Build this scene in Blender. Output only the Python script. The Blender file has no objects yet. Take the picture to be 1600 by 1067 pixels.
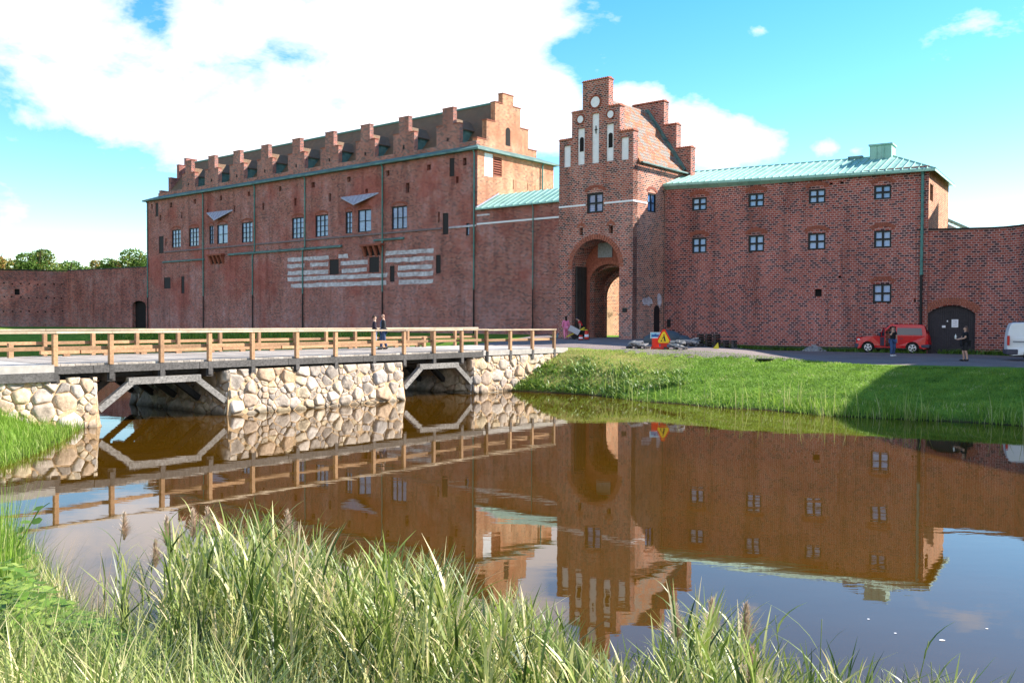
SUN=(5.5,1.58,3.75); SKYS=.125; CLOUD=4.6; EXPO=1.42
import bpy, bmesh, math, random
import numpy as np
from mathutils import Vector, Matrix
random.seed(7); rng = np.random.default_rng(7)
SC = bpy.context.scene; COL = SC.collection
R = math.radians
# ------------------------------------------------------------------ camera geometry
F = 1425.0; CH = 3.6; PIT = math.atan(32.5/F); ROL = 0.0045
FW = Vector((0, math.cos(PIT), -math.sin(PIT))); U0 = Vector((0, math.sin(PIT), math.cos(PIT))); X0 = Vector((1,0,0))
RT = X0*math.cos(ROL) + U0*math.sin(ROL); UP = U0*math.cos(ROL) - X0*math.sin(ROL)
CAMP = Vector((0,0,CH))
def ray(u, v): return FW + RT*((u-800)/F) + UP*((533.5-v)/F)
def onz(u, v, z=0.0):
    d = ray(u, v); t = (z-CH)/d.z; return CAMP + d*t
L = Vector((-1700, F, 0)).normalized(); N = Vector((-L.y, L.x, 0)); BK = -N     # facade direction (leftwards) and outward normal
class Fac:
    def __init__(s, O, D, n=None):
        s.O = Vector((O.x, O.y, 0)); s.D = Vector((D.x, D.y, 0)).normalized()
        s.N = n if n is not None else Vector((-s.D.y, s.D.x, 0))
    def sz(s, u, v, off=0.0):
        d = ray(u, v); P = s.O + s.N*off; t = (P-CAMP).dot(s.N)/d.dot(s.N); p = CAMP+d*t
        return ((p-s.O).dot(s.D), p.z)
    def pt(s, a, z, n=0.0):
        p = s.O + s.D*a + s.N*n; return Vector((p.x, p.y, z))
    def rect(s, u0, v0, u1, v1, off=0.0):
        um=(u0+u1)/2; vm=(v0+v1)/2
        a0,_=s.sz(u0,vm,off); a1,_=s.sz(u1,vm,off); _,z0=s.sz(um,v0,off); _,z1=s.sz(um,v1,off)
        return (min(a0,a1), min(z0,z1), max(a0,a1), max(z0,z1))
M0 = onz(745, 558.6); G0 = onz(987, 581.6); J0 = onz(1037, 577.8); R0 = onz(1447, 592.3)
MAIN = Fac(M0, L); GATE = Fac(G0, L); RIGHT = Fac(R0, J0-R0)
GSIDE = Fac(G0, BK, -L); MSIDE = Fac(M0, BK, -L)
RSIDE = Fac(R0, -RIGHT.N, -RIGHT.D)
E0 = onz(866, 603.9); BR = Fac(E0, -BK, -L)        # bridge near side; s grows towards the left bank
# ------------------------------------------------------------------ mesh builder
def link(o, parent=None):
    COL.objects.link(o)
    if parent is not None: o.parent = parent
    return o
def worldloc(o):
    v = Vector((0,0,0))
    while o is not None: v = v + o.location; o = o.parent
    return v
class MB:
    def __init__(s): s.v=[]; s.f=[]; s.m=[]; s.c=[]
    def add(s, vs, fs, mi=0, col=None):
        b=len(s.v); s.v += [Vector(x) for x in vs]
        for f in fs: s.f.append(tuple(b+i for i in f)); s.m.append(mi); s.c.append(col if col is not None else 0.5)
    def quad(s, a,b,c,d, mi=0, col=None): s.add([a,b,c,d], [(0,1,2,3)], mi, col)
    def poly(s, pts, mi=0, col=None): s.add(pts, [tuple(range(len(pts)))], mi, col)
    def hexa(s, p, mi=0, col=None):   # 8 points: bottom 4 ccw, top 4
        s.add(p, [(3,2,1,0),(4,5,6,7),(0,1,5,4),(1,2,6,5),(2,3,7,6),(3,0,4,7)], mi, col)
    def box(s, x0,y0,z0,x1,y1,z1, mi=0, col=None, M=None):
        p=[Vector(q) for q in ((x0,y0,z0),(x1,y0,z0),(x1,y1,z0),(x0,y1,z0),(x0,y0,z1),(x1,y0,z1),(x1,y1,z1),(x0,y1,z1))]
        if M is not None: p=[M@q for q in p]
        s.hexa(p, mi, col)
    def fbox(s, fc, a0,z0,n0, a1,z1,n1, mi=0, col=None):
        p=[fc.pt(a0,z0,n0),fc.pt(a1,z0,n0),fc.pt(a1,z0,n1),fc.pt(a0,z0,n1),fc.pt(a0,z1,n0),fc.pt(a1,z1,n0),fc.pt(a1,z1,n1),fc.pt(a0,z1,n1)]
        s.hexa(p, mi, col)
    def beam(s, A, B, w, h, mi=0, col=None, up=Vector((0,0,1))):
        A=Vector(A); B=Vector(B); d=(B-A).normalized(); sd=d.cross(up)
        if sd.length<1e-4: sd=d.cross(Vector((1,0,0)))
        sd.normalize(); u2=sd.cross(d).normalized(); sd=sd*w/2; u2=u2*h/2
        s.hexa([A-sd-u2,A+sd-u2,B+sd-u2,B-sd-u2,A-sd+u2,A+sd+u2,B+sd+u2,B-sd+u2], mi, col)
    def tube(s, pts, rad, n=8, mi=0, col=None, cap=True):
        pts=[Vector(p) for p in pts]; k=len(pts)
        if not hasattr(rad,'__len__'): rad=[rad]*k
        b=len(s.v); ref=None
        for i,p in enumerate(pts):
            d=(pts[min(i+1,k-1)]-pts[max(i-1,0)]).normalized()
            a=d.cross(Vector((0,0,1)) if abs(d.z)<.95 else Vector((1,0,0))).normalized() if ref is None else (ref-d*ref.dot(d)).normalized()
            ref=a; c=d.cross(a)
            for j in range(n):
                t=2*math.pi*j/n; s.v.append(p+(a*math.cos(t)+c*math.sin(t))*rad[i])
        cc = col if col is not None else .5
        for i in range(k-1):
            for j in range(n):
                s.f.append((b+i*n+j,b+i*n+(j+1)%n,b+(i+1)*n+(j+1)%n,b+(i+1)*n+j)); s.m.append(mi); s.c.append(cc)
        if cap:
            s.f.append(tuple(b+j for j in reversed(range(n)))); s.m.append(mi); s.c.append(cc)
            s.f.append(tuple(b+(k-1)*n+j for j in range(n))); s.m.append(mi); s.c.append(cc)
    def ball(s, c, rx, ry=None, rz=None, n=10, k=7, mi=0, col=None, M=None):
        ry=ry or rx; rz=rz or rx; c=Vector(c); vs=[];fs=[]
        for i in range(k+1):
            ph=math.pi*i/k-math.pi/2
            for j in range(n):
                th=2*math.pi*j/n; q=Vector((rx*math.cos(ph)*math.cos(th), ry*math.cos(ph)*math.sin(th), rz*math.sin(ph)))
                if M is not None: q=M@q
                vs.append(c+q)
        for i in range(k):
            for j in range(n): fs.append((i*n+j,i*n+(j+1)%n,(i+1)*n+(j+1)%n,(i+1)*n+j))
        s.add(vs,fs,mi,col)
    def build(s, name, mats, parent=None, smooth=False, bevel=0, local=False, recalc=True):
        off = Vector((0,0,0)) if local or parent is None else worldloc(parent)
        me=bpy.data.meshes.new(name); me.from_pydata([tuple(p-off) for p in s.v], [], s.f)
        if not isinstance(mats,(list,tuple)): mats=[mats]
        for m in mats: me.materials.append(m)
        me.polygons.foreach_set('material_index', s.m)
        bm=bmesh.new(); bm.from_mesh(me)
        uv=bm.loops.layers.uv.new('UVMap'); ca=bm.loops.layers.float_color.new('Col')
        if recalc: bmesh.ops.recalc_face_normals(bm, faces=bm.faces)
        bm.faces.ensure_lookup_table(); Z=Vector((0,0,1))
        for i,f in enumerate(bm.faces):
            n=f.normal; t=Z.cross(n)
            if t.length<.05: t=Vector((1,0,0)) if local else BK.copy()
            t.normalize(); b=n.cross(t); g=s.c[i]
            for l in f.loops:
                p=l.vert.co+off; l[uv].uv=(p.dot(t), p.dot(b)); l[ca]=(g,g,g,1)
            f.smooth=smooth
        bm.to_mesh(me); bm.free()
        o=bpy.data.objects.new(name, me); link(o,parent)
        if bevel:
            b=o.modifiers.new('Bevel','BEVEL'); b.width=bevel; b.segments=2; b.limit_method='ANGLE'; b.angle_limit=R(40)
        return o
def tag(o, label=None, cat=None, group=None, kind=None):
    if label: o['label']=label
    if cat: o['category']=cat
    if group: o['group']=group
    if kind: o['kind']=kind
    return o
def thing(name, loc, label, cat, group=None, rz=0.0):
    o=bpy.data.objects.new(name,None); o.location=loc; o.rotation_euler=(0,0,rz); o.empty_display_size=.3; link(o)
    return tag(o,label,cat,group)
def copy_tree(o, parent=None):
    c=o.copy(); COL.objects.link(c); c.parent=parent
    for ch in list(o.children): copy_tree(ch, c)
    return c
def npmesh(name, V, Fq, mat, col=None, parent=None, smooth=False):
    me=bpy.data.meshes.new(name); V=np.asarray(V,dtype=np.float32); Fq=np.asarray(Fq,dtype=np.int32); k=Fq.shape[1]
    me.vertices.add(len(V)); me.vertices.foreach_set('co',V.ravel())
    me.loops.add(Fq.size); me.loops.foreach_set('vertex_index',Fq.ravel())
    me.polygons.add(len(Fq)); me.polygons.foreach_set('loop_start',np.arange(0,Fq.size,k,dtype=np.int32))
    me.polygons.foreach_set('loop_total',np.full(len(Fq),k,dtype=np.int32))
    me.update(calc_edges=True); me.materials.append(mat)
    if col is not None:
        a=me.color_attributes.new('Col','FLOAT_COLOR','POINT'); c=np.ones((len(V),4),dtype=np.float32); c[:,0]=c[:,1]=c[:,2]=col; a.data.foreach_set('color',c.ravel())
    if smooth: me.polygons.foreach_set('use_smooth',np.ones(len(Fq),dtype=bool))
    me.validate(); o=bpy.data.objects.new(name,me); link(o,parent); return o
# ------------------------------------------------------------------ materials
def newmat(name):
    m=bpy.data.materials.new(name); m.use_nodes=True; nt=m.node_tree; b=nt.nodes['Principled BSDF']; return m,nt,b
def nd(nt,t,**k):
    n=nt.nodes.new(t)
    for a,v in k.items():
        if a.startswith('i_'):
            n.inputs[a[2:].replace('_',' ')].default_value=v
        else: setattr(n,a,v)
    return n
def ramp(nt, src, stops, interp='LINEAR'):
    r=nt.nodes.new('ShaderNodeValToRGB'); r.color_ramp.interpolation=interp; e=r.color_ramp.elements
    while len(e)<len(stops): e.new(.5)
    for i,(p,c) in enumerate(stops):
        e[i].position=p; e[i].color=(c,c,c,1) if not hasattr(c,'__len__') else (*c,1)
    nt.links.new(src, r.inputs[0]); return r.outputs[0]
def mix(nt, fac, a, b, mode='MIX'):
    m=nt.nodes.new('ShaderNodeMix'); m.data_type='RGBA'; m.blend_type=mode
    for sock,val in ((m.inputs[0],fac),(m.inputs[6],a),(m.inputs[7],b)):
        if hasattr(val,'is_output'): nt.links.new(val,sock)
        elif hasattr(val,'__len__'): sock.default_value=(*val[:3],1)
        else: sock.default_value=val
    return m.outputs[2]
def noise(nt, vec, scale, det=4, rough=.6, dist=0):
    n=nd(nt,'ShaderNodeTexNoise'); n.inputs['Scale'].default_value=scale; n.inputs['Detail'].default_value=det; n.inputs['Roughness'].default_value=rough; n.inputs['Distortion'].default_value=dist
    if vec is not None: nt.links.new(vec,n.inputs['Vector'])
    return n.outputs['Fac']
def pos(nt): return nd(nt,'ShaderNodeNewGeometry').outputs['Position']
def mth(nt, op, a, b=None, clamp=False):
    m=nt.nodes.new('ShaderNodeMath'); m.operation=op; m.use_clamp=clamp
    for i,v in enumerate((a,b)):
        if v is None: continue
        if hasattr(v,'is_output'): nt.links.new(v,m.inputs[i])
        else: m.inputs[i].default_value=v
    return m.outputs[0]
def bump(nt, h, b, dist=.02, st=.6):
    n=nd(nt,'ShaderNodeBump'); n.inputs['Distance'].default_value=dist; n.inputs['Strength'].default_value=st
    nt.links.new(h,n.inputs['Height']); nt.links.new(n.outputs[0], b.inputs['Normal'])
def brick(name, cols, mortar, bw=.30, bh=.125, mort=.022, patch=(.30,.25,.27), pamt=.35, pz=None, dark=.3, seed=0.0, patch2=None):
    m,nt,b=newmat(name); uv=nd(nt,'ShaderNodeUVMap').outputs[0]; P=pos(nt)
    # slight waviness of the courses
    wv=nd(nt,'ShaderNodeVectorMath',operation='ADD'); nz=nd(nt,'ShaderNodeTexNoise'); nz.inputs['Scale'].default_value=.8; nt.links.new(P,nz.inputs['Vector'])
    sc=nd(nt,'ShaderNodeVectorMath',operation='SCALE'); sc.inputs[3].default_value=.05; nt.links.new(nz.outputs['Color'],sc.inputs[0]); nt.links.new(uv,wv.inputs[0]); nt.links.new(sc.outputs[0],wv.inputs[1])
    t=nd(nt,'ShaderNodeTexBrick',offset=.5,squash=1.0); nt.links.new(wv.outputs[0],t.inputs['Vector'])
    t.inputs['Scale'].default_value=1; t.inputs['Brick Width'].default_value=bw; t.inputs['Row Height'].default_value=bh; t.inputs['Mortar Size'].default_value=mort; t.inputs['Mortar Smooth'].default_value=.3
    t.inputs['Color1'].default_value=(0,0,0,1); t.inputs['Color2'].default_value=(1,1,1,1); t.inputs['Mortar'].default_value=(.5,.5,.5,1); t.inputs['Bias'].default_value=0
    c=ramp(nt,t.outputs['Color'],[(0,tuple(x*.6 for x in cols[0])),(dark,cols[0]),(dark+.08,cols[1]),(.75,cols[2]),(1,cols[3])])
    n1=noise(nt,P,.35,6,.65); n2=noise(nt,P,2.2,5,.7); n3=noise(nt,P,9,3,.6)
    pm=ramp(nt,n1,[(.45,0),(.68,1)]); pm2=ramp(nt,n2,[(.38,0),(.66,1)])
    pf=mth(nt,'MULTIPLY',pm,pm2); pf=mth(nt,'MULTIPLY',pf,pamt)
    if pz:   # more lime and repair near the foot of the wall
        sp=nd(nt,'ShaderNodeSeparateXYZ'); nt.links.new(P,sp.inputs[0])
        mr=nd(nt,'ShaderNodeMapRange'); nt.links.new(sp.outputs[2],mr.inputs[0]); mr.inputs[1].default_value=pz[0]; mr.inputs[2].default_value=pz[1]; mr.inputs[3].default_value=1; mr.inputs[4].default_value=0
        w=mth(nt,'MULTIPLY',mr.outputs[0],ramp(nt,n2,[(.35,0),(.6,1)])); w=mth(nt,'MULTIPLY',w,ramp(nt,noise(nt,P,.22,4,.6),[(.4,.15),(.6,1)])); w=mth(nt,'MULTIPLY',w,pz[2]); pf=mth(nt,'MAXIMUM',pf,w)
    mo=mix(nt,t.outputs['Fac'],c,mortar)
    c2=mix(nt,pf,mo,patch)
    if patch2: c2=mix(nt,mth(nt,'MULTIPLY',ramp(nt,noise(nt,P,.16,5,.6),[(.5,0),(.62,1)]),.55),c2,patch2)
    v=ramp(nt,n3,[(.3,.78),(.7,1.2)]); c3=mix(nt,1,c2,v,'MULTIPLY')
    v2=ramp(nt,n1,[(.3,.82),(.7,1.15)]); c3=mix(nt,1,c3,v2,'MULTIPLY')
    mps=nd(nt,'ShaderNodeMapping'); nt.links.new(P,mps.inputs[0]); mps.inputs['Scale'].default_value=(1.1,1.1,.10); c3=mix(nt,1,c3,ramp(nt,noise(nt,mps.outputs[0],1.0,5,.65),[(.32,.70),(.5,1.0),(.7,1.12)]),'MULTIPLY')
    nt.links.new(c3,b.inputs['Base Color']); b.inputs['Roughness'].default_value=.9; b.inputs['Specular IOR Level'].default_value=.2
    h=mth(nt,'SUBTRACT',mth(nt,'MULTIPLY',n3,.4),t.outputs['Fac']); bump(nt,h,b,.012,.5)
    return m
def simple(name, col, rough=.8, var=.25, scale=6, col2=None, bmp=.3, spec=.3, metal=0, det=5, bd=.01):
    m,nt,b=newmat(name); P=nd(nt,'ShaderNodeTexCoord').outputs['Object']
    n=noise(nt,P,scale,det,.65); c=ramp(nt,n,[(.3,tuple(x*(1-var) for x in col)),(.7,tuple(min(1,x*(1+var)) for x in (col2 or col)))])
    nt.links.new(c,b.inputs['Base Color']); b.inputs['Roughness'].default_value=rough; b.inputs['Specular IOR Level'].default_value=spec; b.inputs['Metallic'].default_value=metal
    if bmp: bump(nt,n,b,bd,bmp)
    return m
def colvar(name, stops, rough=.85, scale=5, nv=.25, trans=0, bd=.02, spec=.25):
    m,nt,b=newmat(name); a=nd(nt,'ShaderNodeAttribute',attribute_name='Col'); P=pos(nt)
    c=ramp(nt,a.outputs['Fac'],stops); n=noise(nt,P,scale,5,.65); v=ramp(nt,n,[(.3,1-nv),(.7,1+nv)]); c=mix(nt,1,c,v,'MULTIPLY')
    nt.links.new(c,b.inputs['Base Color']); b.inputs['Roughness'].default_value=rough; b.inputs['Specular IOR Level'].default_value=spec
    if trans:
        tr=nd(nt,'ShaderNodeBsdfTranslucent'); nt.links.new(c,tr.inputs[0]); ms=nd(nt,'ShaderNodeMixShader'); ms.inputs[0].default_value=trans
        nt.links.new(b.outputs[0],ms.inputs[1]); nt.links.new(tr.outputs[0],ms.inputs[2]); nt.links.new(ms.outputs[0],nt.nodes['Material Output'].inputs[0])
    elif bd: bump(nt,n,b,bd,.5)
    return m
MT={}
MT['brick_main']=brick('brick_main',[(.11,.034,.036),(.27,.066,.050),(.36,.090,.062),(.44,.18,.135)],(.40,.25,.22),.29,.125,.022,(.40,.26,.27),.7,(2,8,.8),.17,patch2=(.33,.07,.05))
MT['brick_sunlit']=brick('brick_sunlit',[(.20,.07,.045),(.42,.13,.065),(.52,.18,.085),(.58,.29,.16)],(.56,.38,.26),.29,.125,.024,(.50,.36,.26),.7,None,.14,patch2=(.46,.15,.08))  # paler yellower brick; sunlight on sun-facing walls is partly put into this colour
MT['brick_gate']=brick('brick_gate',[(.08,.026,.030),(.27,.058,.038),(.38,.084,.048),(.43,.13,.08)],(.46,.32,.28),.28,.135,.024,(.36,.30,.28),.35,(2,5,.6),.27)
MT['brick_gate_sunlit']=brick('brick_gate_sunlit',[(.11,.038,.036),(.33,.082,.048),(.44,.12,.062),(.50,.19,.11)],(.55,.40,.32),.28,.135,.024,(.36,.30,.28),.35,(2,5,.6),.22)  # lighter copy of the gate brick, sun on the side wall put into colour
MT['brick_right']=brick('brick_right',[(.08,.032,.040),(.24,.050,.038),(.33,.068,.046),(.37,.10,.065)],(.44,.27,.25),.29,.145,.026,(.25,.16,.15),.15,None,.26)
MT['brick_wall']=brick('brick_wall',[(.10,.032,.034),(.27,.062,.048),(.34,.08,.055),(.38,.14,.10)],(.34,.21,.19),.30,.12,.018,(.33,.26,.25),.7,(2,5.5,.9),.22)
MT['brick_arch']=simple('brick_arch',(.33,.11,.07),.9,.4,9)
MT['brick_edge']=simple('brick_edge',(.28,.085,.055),.9,.35,7)
MT['plaster']=simple('plaster',(.80,.79,.82),.85,.08,3)
MT['plaster_old']=simple('plaster_old',(.40,.33,.34),.9,.22,2.2,col2=(.60,.58,.62),bmp=.6)
MT['string_grey']=simple('string_grey',(.20,.15,.15),.9,.25,4)
MT['void']=simple('void',(.012,.01,.01),.9,.2,4,bmp=0)
MT['shutter']=simple('shutter',(.022,.017,.018),.7,.3,8)
MT['frame']=simple('frame',(.012,.012,.014),.5,.2,8,bmp=0)
MT['copper_pipe']=simple('copper_pipe',(.085,.22,.20),.6,.3,3)
MT['black_pipe']=simple('black_pipe',(.012,.012,.014),.5,.2,3)
MT['lead']=simple('lead',(.36,.36,.45),.55,.2,3)
MT['concrete']=simple('concrete',(.40,.37,.34),.85,.2,4)
MT['mortar']=simple('mortar',(.50,.34,.20),.95,.25,9,bmp=.8,bd=.03)
def copper(name, a, b_, c_):
    m,nt,b=newmat(name); P=pos(nt); uv=nd(nt,'ShaderNodeUVMap').outputs[0]
    t=nd(nt,'ShaderNodeTexBrick',offset=.5); nt.links.new(uv,t.inputs['Vector']); t.inputs['Scale'].default_value=1; t.inputs['Brick Width'].default_value=.75; t.inputs['Row Height'].default_value=1.6; t.inputs['Mortar Size'].default_value=.02
    t.inputs['Color1'].default_value=(0,0,0,1); t.inputs['Color2'].default_value=(1,1,1,1); t.inputs['Mortar'].default_value=(.5,.5,.5,1)
    c=ramp(nt,t.outputs['Color'],[(0,a),(1,b_)]); n=noise(nt,P,1.3,6,.7); c=mix(nt,ramp(nt,n,[(.5,0),(.72,.75)]),c,c_)
    c=mix(nt,mth(nt,'MULTIPLY',t.outputs['Fac'],.5),c,c_)
    nt.links.new(c,b.inputs['Base Color']); b.inputs['Roughness'].default_value=.65; return m
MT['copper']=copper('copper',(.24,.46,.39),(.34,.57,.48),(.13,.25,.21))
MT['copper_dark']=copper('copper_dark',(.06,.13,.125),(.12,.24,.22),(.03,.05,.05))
def tiles(name, cols, bw, bh, nsc=1.0, nst=(.35,.65)):
    m,nt,b=newmat(name); P=pos(nt); uv=nd(nt,'ShaderNodeUVMap').outputs[0]
    t=nd(nt,'ShaderNodeTexBrick',offset=.0); nt.links.new(uv,t.inputs['Vector']); t.inputs['Scale'].default_value=1; t.inputs['Brick Width'].default_value=bw; t.inputs['Row Height'].default_value=bh; t.inputs['Mortar Size'].default_value=.035; t.inputs['Mortar Smooth'].default_value=1
    t.inputs['Color1'].default_value=(0,0,0,1); t.inputs['Color2'].default_value=(1,1,1,1); t.inputs['Mortar'].default_value=(.3,.3,.3,1)
    c=ramp(nt,t.outputs['Color'],[(0,cols[0]),(.5,cols[1]),(1,cols[2])]); n=noise(nt,P,nsc,7,.75)
    c=mix(nt,ramp(nt,n,[(nst[0],0),(nst[1],1)]),c,cols[3]); c=mix(nt,mth(nt,'MULTIPLY',t.outputs['Fac'],.75),c,cols[4])
    nt.links.new(c,b.inputs['Base Color']); b.inputs['Roughness'].default_value=.8
    bump(nt,mth(nt,'SUBTRACT',1.0,t.outputs['Fac']),b,.05,.8); return m
MT['tile_main']=tiles('tile_main',[(.16,.078,.038),(.22,.11,.055),(.27,.14,.07),(.16,.11,.06),(.035,.02,.014)],.30,.38)
MT['tile_gate']=tiles('tile_gate',[(.26,.07,.022),(.38,.11,.03),(.42,.16,.055),(.20,.18,.16),(.06,.03,.02)],.26,.33,1.4,(.48,.53))
def wood(name, a, b_, rough=.75):
    m,nt,b=newmat(name); P=nd(nt,'ShaderNodeTexCoord').outputs['Object']; mp=nd(nt,'ShaderNodeMapping'); nt.links.new(P,mp.inputs[0])
    mp.inputs['Rotation'].default_value=(0,0,-math.atan2(BK.y,BK.x)); mp.inputs['Scale'].default_value=(.6,7,7)
    n=noise(nt,mp.outputs[0],2.2,6,.7); n2=noise(nt,P,1.1,3,.5); at=nd(nt,'ShaderNodeAttribute',attribute_name='Col')
    c=ramp(nt,n,[(.28,a),(.72,b_)]); c=mix(nt,1,c,ramp(nt,n2,[(.3,.75),(.7,1.2)]),'MULTIPLY'); c=mix(nt,1,c,ramp(nt,at.outputs['Fac'],[(0,.72),(1,1.28)]),'MULTIPLY')
    nt.links.new(c,b.inputs['Base Color']); b.inputs['Roughness'].default_value=rough; bump(nt,n,b,.006,.6); return m
MT['timber']=wood('timber',(.26,.13,.06),(.48,.28,.15))
MT['timber_top']=wood('timber_top',(.40,.28,.18),(.60,.48,.35))
MT['timber_grey']=wood('timber_grey',(.016,.014,.014),(.13,.12,.115))
MT['timber_worn']=wood('timber_worn',(.03,.027,.026),(.33,.31,.29))
MT['timber_black']=wood('timber_black',(.018,.015,.014),(.06,.05,.045))
MT['planks']=wood('planks',(.24,.20,.17),(.44,.39,.34))
MT['door_wood']=wood('door_wood',(.022,.018,.024),(.045,.038,.045))
MT['stone']=colvar('stone',[(0,(.28,.24,.21)),(.25,(.46,.38,.31)),(.45,(.52,.41,.27)),(.65,(.55,.48,.42)),(.85,(.45,.31,.20)),(1,(.36,.33,.31))],.9,5,.38,0,.06)
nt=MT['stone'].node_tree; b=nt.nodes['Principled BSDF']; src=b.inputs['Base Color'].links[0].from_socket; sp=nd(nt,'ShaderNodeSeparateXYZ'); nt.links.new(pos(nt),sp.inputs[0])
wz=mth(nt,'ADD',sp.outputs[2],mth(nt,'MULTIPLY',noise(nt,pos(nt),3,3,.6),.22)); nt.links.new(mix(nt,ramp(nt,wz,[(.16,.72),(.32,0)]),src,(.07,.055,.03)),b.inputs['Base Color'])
MT['rubble']=colvar('rubble',[(0,(.12,.12,.13)),(.5,(.26,.26,.27)),(1,(.42,.40,.38))],.9,7,.3,0,.03)
MT['grass_leaf']=colvar('grass_leaf',[(0,(.07,.14,.018)),(.5,(.17,.30,.03)),(.85,(.27,.39,.06)),(1,(.48,.46,.22))],.6,1.2,.25,.35,0)
MT['reed_leaf']=colvar('reed_leaf',[(0,(.035,.065,.012)),(.28,(.115,.175,.03)),(.58,(.27,.33,.075)),(.83,(.50,.49,.20)),(1,(.66,.54,.31))],.42,3,.25,.30,0,.4)
MT['weed_leaf']=colvar('weed_leaf',[(0,(.06,.13,.02)),(.6,(.16,.28,.04)),(1,(.34,.42,.10))],.5,3,.25,.3,0,.4)
MT['dry_stem']=colvar('dry_stem',[(0,(.30,.20,.10)),(1,(.56,.46,.30))],.7,3,.2,.1,0)
MT['plume']=colvar('plume',[(0,(.46,.33,.25)),(1,(.76,.62,.48))],.9,3,.2,.2,0)
MT['tree_leaf']=colvar('tree_leaf',[(0,(.05,.10,.02)),(.5,(.12,.20,.035)),(.85,(.22,.22,.05)),(1,(.38,.20,.06))],.6,1,.3,.3,0)
MT['bark']=simple('bark',(.09,.06,.04),.9,.3,3)
# ------------------------------------------------------------------ terrain
def P2(u,v): p=onz(u,v,0); return (p.x,p.y)
nearAb = BR.pt(BR.sz(735,600)[0],0); farAb = nearAb + L*7.0
lAb_s = BR.sz(146,640)[0]; lAbN = BR.pt(lAb_s,0); lAbF = lAbN + L*7.0
isl_front=[(nearAb.x,nearAb.y),P2(770,609),P2(800,611),P2(850,613),P2(900,616),P2(940,619),P2(1000,627),P2(1060,631),P2(1110,636),P2(1200,641),P2(1300,650),P2(1400,655),P2(1500,659),P2(1600,666),P2(1800,684),(45,20),(80,5)]
sh=M0+N*12; ml=MAIN.pt(61,0,12); BWID=7.0 
island=isl_front+[(400,0),(400,600),(-500,600),(-500,190),(-110,128),(ml.x-10,ml.y+2),(ml.x,ml.y),(sh.x-4,sh.y),(sh.x+1.5,sh.y-6),(farAb.x+1,farAb.y+9),(farAb.x,farAb.y)]
nb=[(lAbN.x,lAbN.y),P2(120,670),P2(92,690),P2(45,712),P2(-10,732),P2(-40,770),P2(-20,820),P2(25,868),P2(70,920),P2(120,970),(-4.6,9.9),(-3.4,9.2),(-1.5,8.6),(0,7.9),(2,6.9),(4,6.0),(8,4.6),(14,3.0),(25,0),(60,-20)]
near=nb+[(400,-120),(400,-500),(-600,-500),(-600,420),(-110,100),(lAbF.x-8,lAbF.y+3),(lAbF.x,lAbF.y)]
def sdist(px,py,poly):
    poly=np.array(poly); n=len(poly); d=np.full(px.shape,1e9); ins=np.zeros(px.shape,bool)
    for i in range(n):
        a=poly[i]; b=poly[(i+1)%n]; e=b-a; w0=px-a[0]; w1=py-a[1]
        t=np.clip((w0*e[0]+w1*e[1])/(e@e),0,1); dd=np.hypot(w0-t*e[0],w1-t*e[1]); d=np.minimum(d,dd)
        c=((a[1]<=py)!=(b[1]<=py))
        with np.errstate(divide='ignore',invalid='ignore'): xx=a[0]+(py-a[1])/(e[1] if e[1]!=0 else 1e-9)*e[0]
        ins^= c&(px<xx)
    return np.where(ins,d,-d)
def sst(x): x=np.clip(x,0,1); return x*x*(3-2*x)
def height(x,y):
    x=np.asarray(x,float); y=np.asarray(y,float)
    di=sdist(x,y,island); dn=sdist(x,y,near)
    hx=sst((x-9)/9); w=8.0-2.9*sst((9-x)/6); top=1.98-.40*hx+(.34-.32*hx)*sst((di-w-.5)/9)
    t=np.clip(di/w,0,1); prof=.72*t+.28*np.sin(t*math.pi/2)
    zi=np.where(di>0, top*prof, np.maximum(di*.45,-1.3))
    wob=.05*np.sin(x*1.3+y*.7)+.04*np.sin(x*.6-y*1.9)
    zi=np.where((di>.3)&(di<w-1),zi+wob*.7,zi)
    zn=np.where(dn>0, 2.1*sst(dn/6.5+.06)*np.clip(.35+dn*.4,0,1), np.maximum(dn*.35,-1.3))
    return np.maximum(zi,zn)
def onground(u,v):
    d=ray(u,v); ts=np.arange(4,170,.05)/d.y; px=d.x*ts; py=d.y*ts; pz=CH+d.z*ts; h=height(px,py); k=int(np.argmax((pz<h)&(h>.05)))
    return Vector((px[k],py[k],h[k]+.035))
def hz(x,y): return float(height(np.array([x]),np.array([y]))[0])
def axis(segs):
    a=[]
    for lo,hi,st in segs: a+=list(np.arange(lo,hi,st))
    a.append(segs[-1][1]); return np.array(a)
gx=axis([(-3000,-600,300),(-600,-160,40),(-160,-70,5),(-70,-20,1.2),(-20,36,.45),(36,80,3),(80,400,40),(400,3000,300)])
gy=axis([(-600,-60,60),(-60,-4,6),(-4,66,.45),(66,140,1.5),(140,640,30),(640,5000,400)])
GX,GY=np.meshgrid(gx,gy); H=height(GX,GY); H+= np.where((GY>700),np.clip((GY-700)/400,0,1)*6,0)
V=np.stack([GX.ravel(),GY.ravel(),H.ravel()],1); nx=len(gx); ny=len(gy)
idx=np.arange(nx*ny).reshape(ny,nx); Q=np.stack([idx[:-1,:-1].ravel(),idx[:-1,1:].ravel(),idx[1:,1:].ravel(),idx[1:,:-1].ravel()],1)
m,nt,b=newmat('turf'); P=pos(nt)
n1=noise(nt,P,1.2,6,.7); n2=noise(nt,P,9,4,.7); c=ramp(nt,n1,[(.3,(.09,.17,.02)),(.55,(.14,.25,.03)),(.75,(.20,.31,.05))])
sp=nd(nt,'ShaderNodeVectorMath',operation='DISTANCE'); nt.links.new(P,sp.inputs[0]); sp.inputs[1].default_value=(3.4,48.0,1)
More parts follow.
